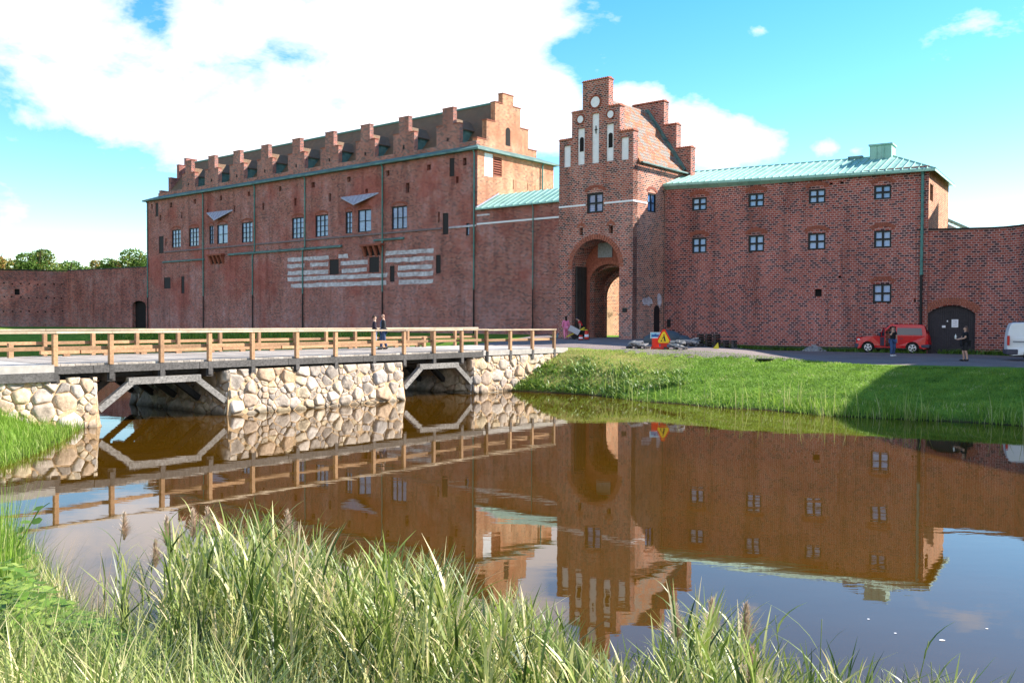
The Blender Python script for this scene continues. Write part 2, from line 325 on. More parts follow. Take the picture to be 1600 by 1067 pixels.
dm=mth(nt,'ADD',sp.outputs['Value'],mth(nt,'MULTIPLY',n1,3.0)); dry=ramp(nt,mth(nt,'DIVIDE',dm,10.0),[(.50,1),(.80,0)])
c=mix(nt,dry,c,(.27,.24,.07)); c=mix(nt,ramp(nt,n2,[(.60,0),(.72,.55)]),c,(.10,.08,.035)); c=mix(nt,1,c,ramp(nt,n2,[(.3,.72),(.7,1.25)]),'MULTIPLY')
sz_=nd(nt,'ShaderNodeSeparateXYZ'); nt.links.new(P,sz_.inputs[0]); mud=ramp(nt,sz_.outputs[2],[(0.0,1),(.16,0)]); c=mix(nt,mud,c,(.05,.04,.02))
nt.links.new(c,b.inputs['Base Color']); b.inputs['Roughness'].default_value=.95; b.inputs['Specular IOR Level'].default_value=.1; bump(nt,n2,b,.06,.9); MT['turf']=m
g=npmesh('ground',V,Q,MT['turf'],smooth=True); tag(g,'grassy castle bank and land around the moat','ground',kind='structure')
# water
m,nt,b=newmat('moat_water'); P=pos(nt)
mp=nd(nt,'ShaderNodeMapping'); nt.links.new(P,mp.inputs[0]); mp.inputs['Rotation'].default_value=(0,0,.2); mp.inputs['Scale'].default_value=(.8,1.6,1)
na=noise(nt,mp.outputs[0],.9,3,.5); nb_=noise(nt,mp.outputs[0],5,3,.5); hgt=mth(nt,'ADD',na,mth(nt,'MULTIPLY',nb_,.10))
c=ramp(nt,noise(nt,P,.25,4,.6),[(.3,(.052,.023,.001)),(.7,(.068,.031,.002))])
nt.links.new(c,b.inputs['Base Color']); b.inputs['Roughness'].default_value=.015; b.inputs['IOR'].default_value=1.5; hgt=mth(nt,'MULTIPLY',hgt,ramp(nt,noise(nt,P,.06,3,.6),[(.35,.45),(.6,1.5)])); bump(nt,hgt,b,.0035,.5); MT['water']=m
w=MB(); w.quad((-400,-100,0),(300,-100,0),(300,400,0),(-400,400,0)); w=w.build('water',MT['water']); tag(w,'still brown moat water mirroring the castle','water',kind='structure')
# road on the island: between the grass edge and the walls
m,nt,b=newmat('gravel_road'); P=pos(nt); n=noise(nt,P,14,6,.8); n1=noise(nt,P,.5,5,.65)
c=ramp(nt,n1,[(.3,(.15,.115,.11)),(.7,(.24,.19,.18))]); c=mix(nt,1,c,ramp(nt,n,[(.3,.6),(.7,1.4)]),'MULTIPLY')
nt.links.new(c,b.inputs['Base Color']); b.inputs['Roughness'].default_value=.95; bump(nt,n,b,.03,.8); MT['road']=m
edge=[BR.pt(BR.sz(800,545)[0],0,-BWID)]+[onground(*q) for q in ((868,543),(905,543.5),(960,548),(1010,553),(1060,557),(1120,559),(1180,561),(1240,563),(1330,568),(1450,571),(1600,574))]+[Vector((27,38.5,0))]
wallb=[MAIN.pt(-8.5,0,.0),MAIN.pt(-8.5,0,0),GATE.pt(6.6,0,0),GATE.pt(3,0,-6),J0,J0+(R0-J0)*.15,J0+(R0-J0)*.3,J0+(R0-J0)*.5,J0+(R0-J0)*.7,R0,Vector((28.5,58,0)),Vector((30,52,0)),Vector((33,44,0))]
def resamp(pts,n):
    pts=[Vector((p.x,p.y,0)) for p in pts]; out=[]
    for i in range(n+1):
        t=i/n*(len(pts)-1); k=min(int(t),len(pts)-2); out.append(pts[k].lerp(pts[k+1],t-k))
    return out
A=resamp(edge,110); B_=resamp(wallb,110); rv=[];rf=[];K=30
for i in range(111):
    for j in range(K+1):
        p=A[i].lerp(B_[i],j/K); rv.append((p.x,p.y,0))
rv=np.array(rv); ed=np.zeros(len(rv)); rv[:,2]=height(rv[:,0],rv[:,1])+.04
for i in range(111):   # broken edge
    jx=.18*math.sin(i*1.7)+.12*math.sin(i*4.1); d=(A[i]-B_[i]).normalized(); rv[i*(K+1),0]+=d.x*jx; rv[i*(K+1),1]+=d.y*jx; rv[i*(K+1),2]-=.05
ri=np.arange(111*(K+1)).reshape(111,K+1); RQ=np.stack([ri[:-1,:-1].ravel(),ri[1:,:-1].ravel(),ri[1:,1:].ravel(),ri[:-1,1:].ravel()],1)
o=npmesh('road',rv,RQ,MT['road'],smooth=True); tag(o,'grey gravel track between the castle walls and the bank','road',kind='structure')
# ------------------------------------------------------------------ walls with openings
def wall_grid(mb, fc, s0,s1,z0,z1, holes=(), thick=.4, keep=None, cuts_s=(), cuts_z=(), back_above=None):
    """holes: (s0,z0,s1,z1,depth,backmat or None)"""
    S=sorted(set([round(x,4) for x in [s0,s1,*cuts_s]+[h[0] for h in holes]+[h[2] for h in holes] if s0-1e-6<=x<=s1+1e-6]))
    Z=sorted(set([round(x,4) for x in [z0,z1,*cuts_z]+[h[1] for h in holes]+[h[3] for h in holes] if z0-1e-6<=x<=z1+1e-6]))
    def state(i,j):
        if i<0 or j<0 or i>=len(S)-1 or j>=len(Z)-1: return ('out',)
        sm=(S[i]+S[i+1])/2; zm=(Z[j]+Z[j+1])/2
        if keep and not keep(sm,zm): return ('out',)
        for h in holes:
            if h[0]<sm<h[2] and h[1]<zm<h[3]: return ('hole',h)
        return ('wall',)
    for i in range(len(S)-1):
        for j in range(len(Z)-1):
            st=state(i,j)
            if st[0]=='wall':
                mb.quad(fc.pt(S[i],Z[j]),fc.pt(S[i+1],Z[j]),fc.pt(S[i+1],Z[j+1]),fc.pt(S[i],Z[j+1]))
                if back_above is not None and (Z[j]+Z[j+1])/2>back_above: mb.quad(fc.pt(S[i],Z[j],-thick),fc.pt(S[i+1],Z[j],-thick),fc.pt(S[i+1],Z[j+1],-thick),fc.pt(S[i],Z[j+1],-thick))
                for (di,dj) in ((1,0),(-1,0),(0,1),(0,-1)):
                    o=state(i+di,j+dj)
                    if o[0]=='wall': continue
                    d=thick if o[0]=='out' else o[1][4]
                    if o[0]=='out' and keep is None: continue
                    if di: a=S[i+1] if di>0 else S[i]; e=[(a,Z[j]),(a,Z[j+1])]
                    else: c=Z[j+1] if dj>0 else Z[j]; e=[(S[i],c),(S[i+1],c)]
                    mb.quad(fc.pt(*e[0]),fc.pt(*e[1]),fc.pt(*e[1],-d),fc.pt(*e[0],-d))
            elif st[0]=='hole' and st[1][5] is not None:
                d=st[1][4]; mb.quad(fc.pt(S[i],Z[j],-d),fc.pt(S[i+1],Z[j],-d),fc.pt(S[i+1],Z[j+1],-d),fc.pt(S[i],Z[j+1],-d),st[1][5])
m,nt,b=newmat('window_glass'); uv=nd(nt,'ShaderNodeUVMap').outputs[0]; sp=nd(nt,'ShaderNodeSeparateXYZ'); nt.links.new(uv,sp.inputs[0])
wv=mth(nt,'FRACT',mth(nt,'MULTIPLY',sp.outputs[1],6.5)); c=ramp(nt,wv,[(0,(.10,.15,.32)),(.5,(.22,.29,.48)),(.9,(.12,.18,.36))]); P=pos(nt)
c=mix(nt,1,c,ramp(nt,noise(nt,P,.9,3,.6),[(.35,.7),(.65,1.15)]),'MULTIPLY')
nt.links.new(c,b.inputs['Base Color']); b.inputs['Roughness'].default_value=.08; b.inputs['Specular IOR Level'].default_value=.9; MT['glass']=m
m,nt,b=newmat('window_glass_clear'); P=pos(nt); c=ramp(nt,noise(nt,P,.8,4,.7),[(.3,(.09,.22,.46)),(.55,(.16,.33,.60)),(.75,(.36,.46,.60))])
nt.links.new(c,b.inputs['Base Color']); b.inputs['Roughness'].default_value=.06; b.inputs['Specular IOR Level'].default_value=.9; MT['glass2']=m
def window(fc, r, cols, rows, parent, glass='glass', depth=.16, fw=.10, mw=.06, frame='frame', heavy=None):
    s0,z0,s1,z1=r; f=MB(); n0=-depth; n1=-depth+.09
    f.fbox(fc,s0,z0,n0,s0+fw,z1,n1); f.fbox(fc,s1-fw,z0,n0,s1,z1,n1); f.fbox(fc,s0+fw,z0,n0,s1-fw,z0+fw,n1-.002); f.fbox(fc,s0+fw,z1-fw,n0,s1-fw,z1,n1-.002)
    for i in range(1,cols):
        a=s0+(s1-s0)*i/cols; f.fbox(fc,a-mw/2,z0+fw,n0,a+mw/2,z1-fw,n1-.01)
    for j in range(1,rows):
        a=z0+(z1-z0)*j/rows; h=mw if not heavy else heavy; f.fbox(fc,s0+fw,a-h/2,n0,s1-fw,a+h/2,n1-.015)
    o=f.build('window',MT[frame],parent)
    p=MB(); p.quad(fc.pt(s0,z0,-depth-.01),fc.pt(s1,z0,-depth-.01),fc.pt(s1,z1,-depth-.01),fc.pt(s0,z1,-depth-.01)); p.build('pane',MT[glass],o)
    return o
def panel(fc, r, depth, name, mat, parent, th=.06):
    p=MB(); p.fbox(fc,r[0],r[1],-depth,r[2],r[3],-depth+th); o=p.build(name,MT[mat],parent); return o
def seg_arch(fc, sc, hw, zs, rise, hgt, name, parent, mat='brick_arch', proud=.025, n=12, th=.12):
    """segmental brick arch ring above an opening, one voussoir at a time"""
    Rr=(hw*hw+rise*rise)/(2*rise); zc=zs+rise-Rr; a0=math.asin(min(1,hw/Rr)); p=MB()
    for i in range(n):
        t0=-a0+2*a0*i/n+.008; t1=-a0+2*a0*(i+1)/n-.008; q=[]
        for (rr,t) in ((Rr,t0),(Rr,t1),(Rr+hgt,t1),(Rr+hgt,t0)): q.append((sc+rr*math.sin(t),zc+rr*math.cos(t)))
        p.hexa([fc.pt(*x,-th) for x in q]+[fc.pt(*x,proud) for x in q],0,random.random())
    return p.build(name,MT[mat],parent)
def downpipe(fc, s, zt, zm, zb, parent, r=.075, off=.14, jog=None):
    p=MB(); pts=[fc.pt(s,zt,.35),fc.pt(s,zt-.35,off)]
    if jog: pts+= [fc.pt(s,jog+.3,off),fc.pt(s+.45,jog-.3,off)]; s2=s+.45
    else: s2=s
    pts.append(fc.pt(s2,zm,off)); p.tube(pts,r,8)
    z=zt-1.5
    while z>zm: p.tube([fc.pt(s2 if (jog and z<jog) else s,z,off),fc.pt(s2 if (jog and z<jog) else s,z+.12,off)],r*1.35,8); z-=2.6
    a=p.build('downpipe',MT['copper_pipe'],parent)
    q=MB(); q.tube([fc.pt(s2,zm,off),fc.pt(s2,zb,off)],r*.98,8); q.build('lower_pipe',MT['black_pipe'],a)
def horiz(fc, u,v,off=0): return fc.sz(u,v,off)[1]
# ------------------------------------------------------------------ MAIN WING
ZE=horiz(MAIN,745,233.5); SM=MAIN.sz(229,320)[0]; DM=MSIDE.sz(865,260)[0]
main=thing('castle_wing',MAIN.pt(SM/2,2.2,-DM/2),'long three storey red brick castle wing with nine stepped dormer gables and green downpipes','castle building')
wins=[(268.4,359,282.3,387,3,4),(295.4,356.3,310.4,385,3,4),(326.9,352.8,333.6,381.6,2,4),(339,351,355.6,381,2,2),(377.5,347.5,394.4,379,3,4),(456,340,474.4,372.8,3,4),(492.8,336,512.5,370,3,4),(540,331,550.3,365,2,4),(559,327.6,580,362.6,2,2),(612,322.4,636,358,3,2),(728,348.6,733.6,368.3,1,1)]
shut=[(242.9,317,247.2,338.5),(248,369.4,255.6,396),(256,433.5,266.5,451),(283,432,288,458.4),(514.7,405.5,529.3,429),(576.8,401.6,592.3,425.6),(609,415.4,616.4,440.5),(681,398.3,688.6,427.4),(691.6,333,700.6,366.6),(702.3,247.3,709.7,276)]
z2=lambda x,y,w,h:(220+(x-w/2)/5.333,220+(y-h/2)/5.333,220+(x+w/2)/5.333,220+(y+h/2)/5.333)
z3=lambda x,y,w,h:(480+(x-w/2)/3.81,120+(y-h/2)/3.81,480+(x+w/2)/3.81,120+(y+h/2)/3.81)
slit=[z2(340,620,14,50),z2(1020,550,16,60),z2(1287,510,20,65),z2(1577,475,20,65),z2(780,570,12,60),z2(557,585,12,30),z2(163,643,15,45),z2(93,550,12,40),z2(208,845,12,60),z3(135,720,16,50),z3(597,662,22,60),z3(893,615,16,40),z3(353,680,15,25),z3(783,835,12,60),z3(937,507,22,45)]
slit+=[z2(250,537,22,40),z2(450,508,20,40),z2(667,480,20,42),z2(900,445,20,40),z2(1160,403,20,40),z2(1437,368,22,40),z3(35,645,20,32),z3(248,612,20,32),z3(480,575,20,32),z3(724,540,22,32)]
holes=[]; WR=[]
for w_ in wins: r=MAIN.rect(*w_[:4]); WR.append((r,w_[4],w_[5])); holes.append((*r,.3,1))
SR=[MAIN.rect(*q) for q in shut]; holes+= [(*r,.3,1) for r in SR]
for q in slit: r=MAIN.rect(*q); holes.append((*r,.45,1))
mb=MB(); wall_grid(mb,MAIN,0,SM,0.5,ZE,holes)
mb.build('front_wall',[MT['brick_main'],MT['void']],main)
for r,c_,r_ in WR:
    window(MAIN,r,c_,r_ if r_>2 else r_,main,heavy=None)
    if c_>1: seg_arch(MAIN,(r[0]+r[2])/2,(r[2]-r[0])/2+.02,r[3]+.02,.28,.22,'window_arch',main,'brick_edge')
for r in SR: panel(MAIN,r,.12,'shutter','shutter',main)
mb=MB(); er=[MSIDE.rect(757,240,770,276),MSIDE.rect(771,246,784,276)]
sl2=[MSIDE.rect(801.5,281,802.7,296),MSIDE.rect(824,286,825,298),MSIDE.rect(835.5,290,836.3,299)]
wall_grid(mb,MSIDE,0,DM,0.5,ZE,[(*er[0],.1,0),(*er[1],.25,1)]+[(*q,.2,1) for q in sl2])
mb.build('end_wall',[MT['brick_sunlit'],MT['void']],main)
panel(MSIDE,er[0],.08,'plaster_panel','plaster',main)
lv=MB()
for i in range(8):
    zz=er[1][1]+(er[1][3]-er[1][1])*(i+.3)/8; lv.hexa([MSIDE.pt(a,zz+dz,n_) for (a,dz,n_) in ((er[1][0],-.05,-.02),(er[1][2],-.05,-.02),(er[1][2],.1,-.2),(er[1][0],.1,-.2))]+[MSIDE.pt(a,zz+dz+.07,n_) for (a,dz,n_) in ((er[1][0],-.05,-.02),(er[1][2],-.05,-.02),(er[1][2],.1,-.2),(er[1][0],.1,-.2))])
lv.build('louvre',MT['brick_edge'],main)
mb=MB(); mb.quad(MAIN.pt(0,.5,-DM),MAIN.pt(SM,.5,-DM),MAIN.pt(SM,ZE,-DM),MAIN.pt(0,ZE,-DM)); mb.quad(MAIN.pt(SM,.5,0),MAIN.pt(SM,.5,-DM),MAIN.pt(SM,ZE,-DM),MAIN.pt(SM,ZE,0)); mb.build('rear_wall',MT['brick_main'],main)
# eave and copper skirt
OV=.45; SB=1.15; ZS=ZE+.75
sk=MB(); a=[(-OV,OV),(SM+OV,OV),(SM+OV,-DM-OV),(-OV,-DM-OV)]; bq=[(SB,-SB),(SM-SB,-SB),(SM-SB,-DM+SB),(SB,-DM+SB)]
for i in range(4):
    j=(i+1)%4
    sk.quad(MAIN.pt(a[i][0],ZE+.12,a[i][1]),MAIN.pt(a[j][0],ZE+.12,a[j][1]),MAIN.pt(bq[j][0],ZS,bq[j][1]),MAIN.pt(bq[i][0],ZS,bq[i][1]))
    sk.quad(MAIN.pt(a[i][0],ZE-.06,a[i][1]),MAIN.pt(a[j][0],ZE-.06,a[j][1]),MAIN.pt(a[j][0],ZE+.12,a[j][1]),MAIN.pt(a[i][0],ZE+.12,a[i][1]))
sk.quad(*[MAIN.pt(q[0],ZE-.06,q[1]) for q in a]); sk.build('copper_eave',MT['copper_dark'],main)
# main roof
ZR=MAIN.sz(775,161.5,-DM/2)[1]; ZB=ZS-.35; RW=(SB+.45)
rf=MB(); s_a=SB+.3; s_b=SM-SB-.3
rf.quad(MAIN.pt(s_a,ZB,-RW),MAIN.pt(s_b,ZB,-RW),MAIN.pt(s_b,ZR,-DM/2),MAIN.pt(s_a,ZR,-DM/2)); rf.quad(MAIN.pt(s_a,ZB,-DM+RW),MAIN.pt(s_b,ZB,-DM+RW),MAIN.pt(s_b,ZR,-DM/2),MAIN.pt(s_a,ZR,-DM/2))
roof=rf.build('roof',MT['tile_main'],main)
rd=MB(); rd.tube([MAIN.pt(s_a,ZR+.04,-DM/2),MAIN.pt(s_b,ZR+.04,-DM/2)],.13,8); rd.build('ridge',MT['copper_pipe'],roof)
# parapet strip
pp=MB(); pp.fbox(MAIN,SB,ZS-.3,-SB-.45,SM-SB,ZS+.42,-SB+.02); pp.build('parapet',MT['brick_gate'],main)
# end gables (stepped)
def step_gable(fc, sc, steps, zb, th, name, mat, parent, n0=0.0, caps=True, hole=None):
    g=MB()
    z=zb
    for i,(hw,zt) in enumerate(steps):
        g.fbox(fc,sc-hw,z,n0-th,sc+hw,zt,n0); z=zt
    o=g.build(name,MT[mat],parent)
    if caps:
        for i,(hw,zt) in enumerate(steps):
            nh=steps[i+1][0] if i+1<len(steps) else 0
            for (xa_,xb_) in (((-hw-.04,-nh),(nh,hw+.04)) if nh else ((-hw-.04,hw+.04),)):
                c_=MB(); c_.fbox(fc,sc+xa_,zt,n0-th-.04,sc+xb_,zt+.09,n0+.05); c_.build('coping',MT['brick_edge'],o)
    return o
gf=MSIDE; sc=DM/2-.1
ztop=gf.sz(787,147,-1.2)[1]; zz=[gf.sz(768,191,-1.2)[1], gf.sz(758,213,-1.2)[1]]
zb_=ZS-.3
gs=[(4.9,zb_+.85),(3.7,gf.sz(762,194,-1.2)[1]-1.55),(2.2,gf.sz(771,170,-1.2)[1]),(.75,ztop)]
gs=[(4.7,zb_+1.0),(3.3,zb_+3.0),(2.0,zb_+5.0),(.85,ztop)]
eg=step_gable(gf,sc,gs,zb_,.6,'end_gable','brick_sunlit',main,-1.2)
zg0=zb_+.9; go=MB(); 
go.fbox(gf,sc-.35,zg0+.0,-1.19,sc+.35,zg0+1.5,-1.17); go.tube([gf.pt(sc,zg0+1.5,-1.185),gf.pt(sc,zg0+1.5,-1.165)],.35,16); go.build('attic_opening',MT['void'],eg)
step_gable(Fac(MAIN.pt(SM,0,0),BK,L),sc,gs,zb_,.6,'end_gable','brick_main',main,-1.2)
# nine dormers
zsh=MAIN.sz(700,196,-SB)[1]; zpk=MAIN.sz(700,170,-SB)[1]
for k,ud in enumerate([294.5,330.6,370,414,463,515,571,631,700]):
    sD=MAIN.sz(ud,220,-SB)[0]; d=MB(); zb=ZS+.42
    d.fbox(MAIN,sD-1.6,zb,-SB-.5,sD+1.6,zsh,-SB+.03); d.fbox(MAIN,sD-.75,zsh,-SB-.5,sD+.75,zpk,-SB+.03)
    do=d.build('dormer',MT['brick_gate'],main)
    for (xa_,xb_,zz_) in ((-.79,.79,zpk),(.75,1.64,zsh),(-1.64,-.75,zsh)):
        c_=MB(); c_.fbox(MAIN,sD+xa_,zz_,-SB-.54,sD+xb_,zz_+.08,-SB+.07); c_.build('coping',MT['brick_edge'],do)
    zc=zsh-.5; sl=(ZR-ZB)/(DM/2-RW); nb2=lambda z:-(RW+(z-ZB)/sl)-.2
    for sg in (-1,1):
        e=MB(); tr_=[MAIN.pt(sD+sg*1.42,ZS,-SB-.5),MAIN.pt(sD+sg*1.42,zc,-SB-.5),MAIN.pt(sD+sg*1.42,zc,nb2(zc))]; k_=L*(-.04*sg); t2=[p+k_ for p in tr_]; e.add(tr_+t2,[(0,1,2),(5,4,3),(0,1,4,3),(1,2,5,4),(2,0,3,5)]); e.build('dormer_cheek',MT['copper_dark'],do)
    rr=MB(); zt=zsh+.75
    for sg in (-1,1):
        a_=[MAIN.pt(sD,zt,-SB-.5),MAIN.pt(sD+sg*1.6,zc-.08,-SB-.5),MAIN.pt(sD+sg*1.6,zc-.08,nb2(zc)),MAIN.pt(sD,zt,nb2(zt))]
        rr.hexa(a_+[q+Vector((0,0,.1)) for q in a_])
    rr.build('dormer_roof',MT['tile_main'],do)
    vv=MB(); vv.fbox(MAIN,sD-.12,zb+.35,-SB+.02,sD+.12,zb+.75,-SB+.04); vv.build('vent_hole',MT['void'],do)
# string course and copper weatherings
def strip(fc,u0,u1,z,h,pr,name,mat,parent):
    a=fc.sz(u0,400)[0]; c=fc.sz(u1,400)[0]; q=MB(); s0,s1=min(a,c),max(a,c)
    q.hexa([fc.pt(s0,z-h/2,0),fc.pt(s1,z-h/2,0),fc.pt(s1,z-h/2,pr),fc.pt(s0,z-h/2,pr),fc.pt(s0,z+h/2+pr*.5,0),fc.pt(s1,z+h/2+pr*.5,0),fc.pt(s1,z+h/2,pr),fc.pt(s0,z+h/2,pr)])
    return q.build(name,MT[mat],parent)
zst=MAIN.sz(520,372)[1]
for a_,b_ in ((257,326),(326.5,538),(538.5,690)): strip(MAIN,a_,b_,zst,.14,.12,'string_course','string_grey',main)
strip(MAIN,702,744,zst,.14,.12,'string_course','plaster_old',main)
zcu=MAIN.sz(445,392)[1]
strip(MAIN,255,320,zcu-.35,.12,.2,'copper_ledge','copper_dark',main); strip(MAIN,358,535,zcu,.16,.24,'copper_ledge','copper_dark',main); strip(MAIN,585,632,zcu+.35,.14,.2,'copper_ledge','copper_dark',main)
rows=[10.65,9.88,9.08,8.36,7.53]; zc5=lambda x:430+x/4.571
rows=[MAIN.sz(zc5(90),290+y/4.571)[1] for y in (533,580,630,672,720)]
sp_=[[(90,380),(455,520),(790,1130)],[(88,210),(250,380),(470,660),(790,1130)],[(90,378),(475,650),(875,1120)],[(90,800),(875,1130)],[(110,795),(885,1130)]]
for z_,segs in zip(rows,sp_):
    for a_,b_ in segs:
        q=MB(); s0=MAIN.sz(zc5(b_),430)[0]; s1=MAIN.sz(zc5(a_),430)[0]; n_=max(3,int((s1-s0)/.8)); top=[];bot=[]
        for i in range(n_+1):
            s_=s0+(s1-s0)*i/n_; top.append(MAIN.pt(s_+random.uniform(-.1,.1),z_+.27+random.uniform(-.05,.03),.012)); bot.append(MAIN.pt(s_+random.uniform(-.1,.1),z_-.20+random.uniform(-.04,.06),.012))
        for i in range(n_): q.quad(bot[i],bot[i+1],top[i+1],top[i])
        q.build('plaster_strip',MT['plaster_old'],main)
for uu,vv_ in ((584,392),(340,406)):
    s_,z_=MAIN.sz(uu,vv_); q=MB()
    for k in (-1.5,-.5,.5,1.5): q.hexa([MAIN.pt(s_+k*.9-.17,z_-.6,.0),MAIN.pt(s_+k*.9+.17,z_-.6,.0),MAIN.pt(s_+k*.9+.17,z_-.5,.1),MAIN.pt(s_+k*.9-.17,z_-.5,.1),MAIN.pt(s_+k*.9-.17,z_+.5,.0),MAIN.pt(s_+k*.9+.17,z_+.5,.0),MAIN.pt(s_+k*.9+.17,z_+.5,.55),MAIN.pt(s_+k*.9-.17,z_+.5,.55)])
    q.fbox(MAIN,s_-1.7,z_+.5,0,s_+1.7,z_+.72,.6); q.build('corbel',MT['brick_edge'],main)
    q=MB(); q.fbox(MAIN,s_-1.3,z_-.5,0,s_+1.3,z_+.49,.02); q.build('corbel_recess',MT['void'],main)
for tri in (((532.5,308.5),(591.5,301),(552,319.5)),((323,332.5),(363.5,328),(334,343.8))):
    A_=[MAIN.sz(*t) for t in tri]; tip=MAIN.sz(*tri[2],.9); q=MB()
    p0=MAIN.pt(*A_[0],.02); p1=MAIN.pt(*A_[1],.02); p2=MAIN.pt(*tip,.9); pm=(p0+p1)/2+Vector((0,0,.05))
    k0=MAIN.pt(A_[0][0],A_[0][1]-.12,.02); k1=MAIN.pt(A_[1][0],A_[1][1]-.12,.02); k2=p2-Vector((0,0,.08))
    q.poly([p0,p2,p1]); q.poly([k0,k1,k2]); q.quad(p0,p2,k2,k0); q.quad(p2,p1,k1,k2)
    for t in np.linspace(.08,.92,9): q.beam(p0.lerp(p1,t)+Vector((0,0,.03)), p2.lerp(p0 if t<.5 else p1, abs(t-.5)*2)+Vector((0,0,.03)),.04,.05)
    q.build('pent_roof',MT['lead'],main)
zm=MAIN.sz(745,452)[1]
for i,uu in enumerate([231.5,318.5,399,477.8,598.8,742]): downpipe(MAIN,MAIN.sz(uu,350)[0],ZE,zm,1.0,main,jog=(zcu if uu in (399,477.8) else None))
downpipe(MSIDE,MSIDE.sz(846,280)[0],ZE,13,12.5,main)
# ------------------------------------------------------------------ LINK WING (between main wing and gate)
lk=thing('link_wing',MAIN.pt(-4,2.2,-3),'low brick link wing with green copper roof between long wing and gate tower','castle building')
SG=GATE.sz(873,400)[0]; S_l=-11.0
ZL=MAIN.sz(745,328)[1]
mb=MB(); wall_grid(mb,MAIN,S_l,-.02,0.5,ZL,[]); mb.quad(MAIN.pt(S_l,.5,0),MAIN.pt(S_l,.5,-6),MAIN.pt(S_l,ZL,-6),MAIN.pt(S_l,ZL,0)); mb.quad(MAIN.pt(S_l,.5,-6),MAIN.pt(-.02,.5,-6),MAIN.pt(-.02,ZL,-6),MAIN.pt(S_l,ZL,-6)); mb.build('wall',MT['brick_main'],lk)
rf=MB(); zl2=ZL+1.75; e0=MAIN.pt(-.05,ZL+.05,.35); e1=MAIN.pt(S_l,ZL+.05,.35); r0=MAIN.pt(-.05,zl2,-3.0); r1=MAIN.pt(S_l,zl2,-3.0)
rf.quad(e0,e1,r1,r0); rf.quad(r0,r1,MAIN.pt(S_l,ZL+.05,-6.3),MAIN.pt(-.05,ZL+.05,-6.3)); rf.quad(e0-Vector((0,0,.12)),e1-Vector((0,0,.12)),e1,e0)
k=0
while k<14: 
    t=k/14; rf.beam(e0.lerp(e1,t)+Vector((0,0,.04)),r0.lerp(r1,t)+Vector((0,0,.04)),.04,.07); k+=1
rf.build('copper_roof',MT['copper'],lk)
fl=MB(); fl.beam(MAIN.pt(-.12,ZL+.2,.3),MAIN.pt(-.12,zl2+.12,-3.0),.18,.1); fl.build('flashing',MT['lead'],lk)
strip(MAIN,745,873,MAIN.sz(745,350.5)[1],.15,.04,'string_course','plaster',lk)
strip(MAIN,745,765,MAIN.sz(755,336)[1],.16,.02,'string_course','plaster_old',lk)
downpipe(MAIN,MAIN.sz(834,400)[0],ZL,MAIN.sz(834,452)[1],1,lk,r=.05)
# ------------------------------------------------------------------ GATE TOWER
WG=SG; DG=7.2; gt=thing('gate_tower',GATE.pt(WG/2,2.3,-3),'tall brick gate tower with stepped gable, white niches and round arched gateway','gate tower')
z6=lambda x,y:(840+x/5.707,100+y/5.707); z7=lambda x,y:(740+x/5.0,260+y/5.0)
def gz(x,y): return GATE.sz(*z6(x,y))
sL1=WG; sc=WG/2
w1=WG/2; w2=gz(735,500)[0]; w2=sc-w2; w3=sc-gz(628,300)[0]
w2=max(w2,1.9); 
zs1=GATE.sz(987,204)[1]; zs2=GATE.sz(968.8,164.5)[1]; zs3=GATE.sz(950,122.5)[1]
w2=WG/2*.645; w3=WG/2*.345+.02
zE=GATE.sz(987,249)[1]
def gkeep(s,z):
    a=abs(s-sc)
    if z<zs1: return True
    if z<zs2: return a<w2
    return a<w3
ni=[((248,725),(302,925)),((367,570),(420,900)),((488,440),(545,885)),((617,537),(668,865)),((742,655),(797,850))]
nr=[]
cs=[sc+(2-i)*WG*.1945 for i in range(5)]
for i,(p,q) in enumerate(ni):
    zt=GATE.sz(*z6((p[0]+q[0])/2,p[1]))[1]; zb=GATE.sz(*z6((p[0]+q[0])/2,q[1]))[1]; nr.append([cs[i]-.32,zb,cs[i]+.32,zt])
for a_,b_ in ((0,4),(1,3)):
    zt=(nr[a_][3]+nr[b_][3])/2; zb=(nr[a_][1]+nr[b_][1])/2
    for q in (a_,b_): nr[q][1]=zb; nr[q][3]=zt
wr=GATE.rect(917,301.5,942.5,333); s1r=GATE.rect(905,356,910.5,368); s2r=GATE.rect(951,352.5,957.5,365)
aL=GATE.sz(893.6,450)[0]; aR=GATE.sz(967.3,450)[0]; acr=GATE.sz(930,374)[1]; ahw=(aL-aR)/2; asc=(aL+aR)/2; zbase=2.0; zspr=acr-ahw
mb=MB(); gh=[(*nr[i],.12,2) for i in range(5)]+[(*wr,.3,1),(*s1r,.35,1),(*s2r,.35,1),(aR,1.0,aL,acr,.0,None)]
wall_grid(mb,GATE,0,WG,1.0,zs3,gh,thick=.6,keep=gkeep,cuts_s=(sc-w2,sc+w2,sc-w3,sc+w3),cuts_z=(zs1,zs2,zE),back_above=zE)
def prof(sc_,hw,zb,zs,rise,n=16):
    pts=[(sc_-hw,zb),(sc_-hw,(zb+zs)/2)]
    for i in range(n+1):
        t=math.pi*(1-i/n); pts.append((sc_+hw*math.cos(t),zs+rise*math.sin(t)))
    return pts+[(sc_+hw,(zb+zs)/2),(sc_+hw,zb)]
P1=prof(asc,ahw,1.0,zspr,ahw)
for i in range(2,len(P1)-3):   # spandrels
    a_,b_=P1[i],P1[i+1]; mb.quad(GATE.pt(a_[0],a_[1]),GATE.pt(b_[0],b_[1]),GATE.pt(b_[0],acr),GATE.pt(a_[0],acr))
mb.build('front_wall',[MT['brick_gate'],MT['void'],MT['plaster']],gt)
def loft(mb,pa,na,pb,nb_,mi=0):
    for i in range(len(pa)-1): mb.quad(GATE.pt(*pa[i],na),GATE.pt(*pa[i+1],na),GATE.pt(*pb[i+1],nb_),GATE.pt(*pb[i],nb_),mi)
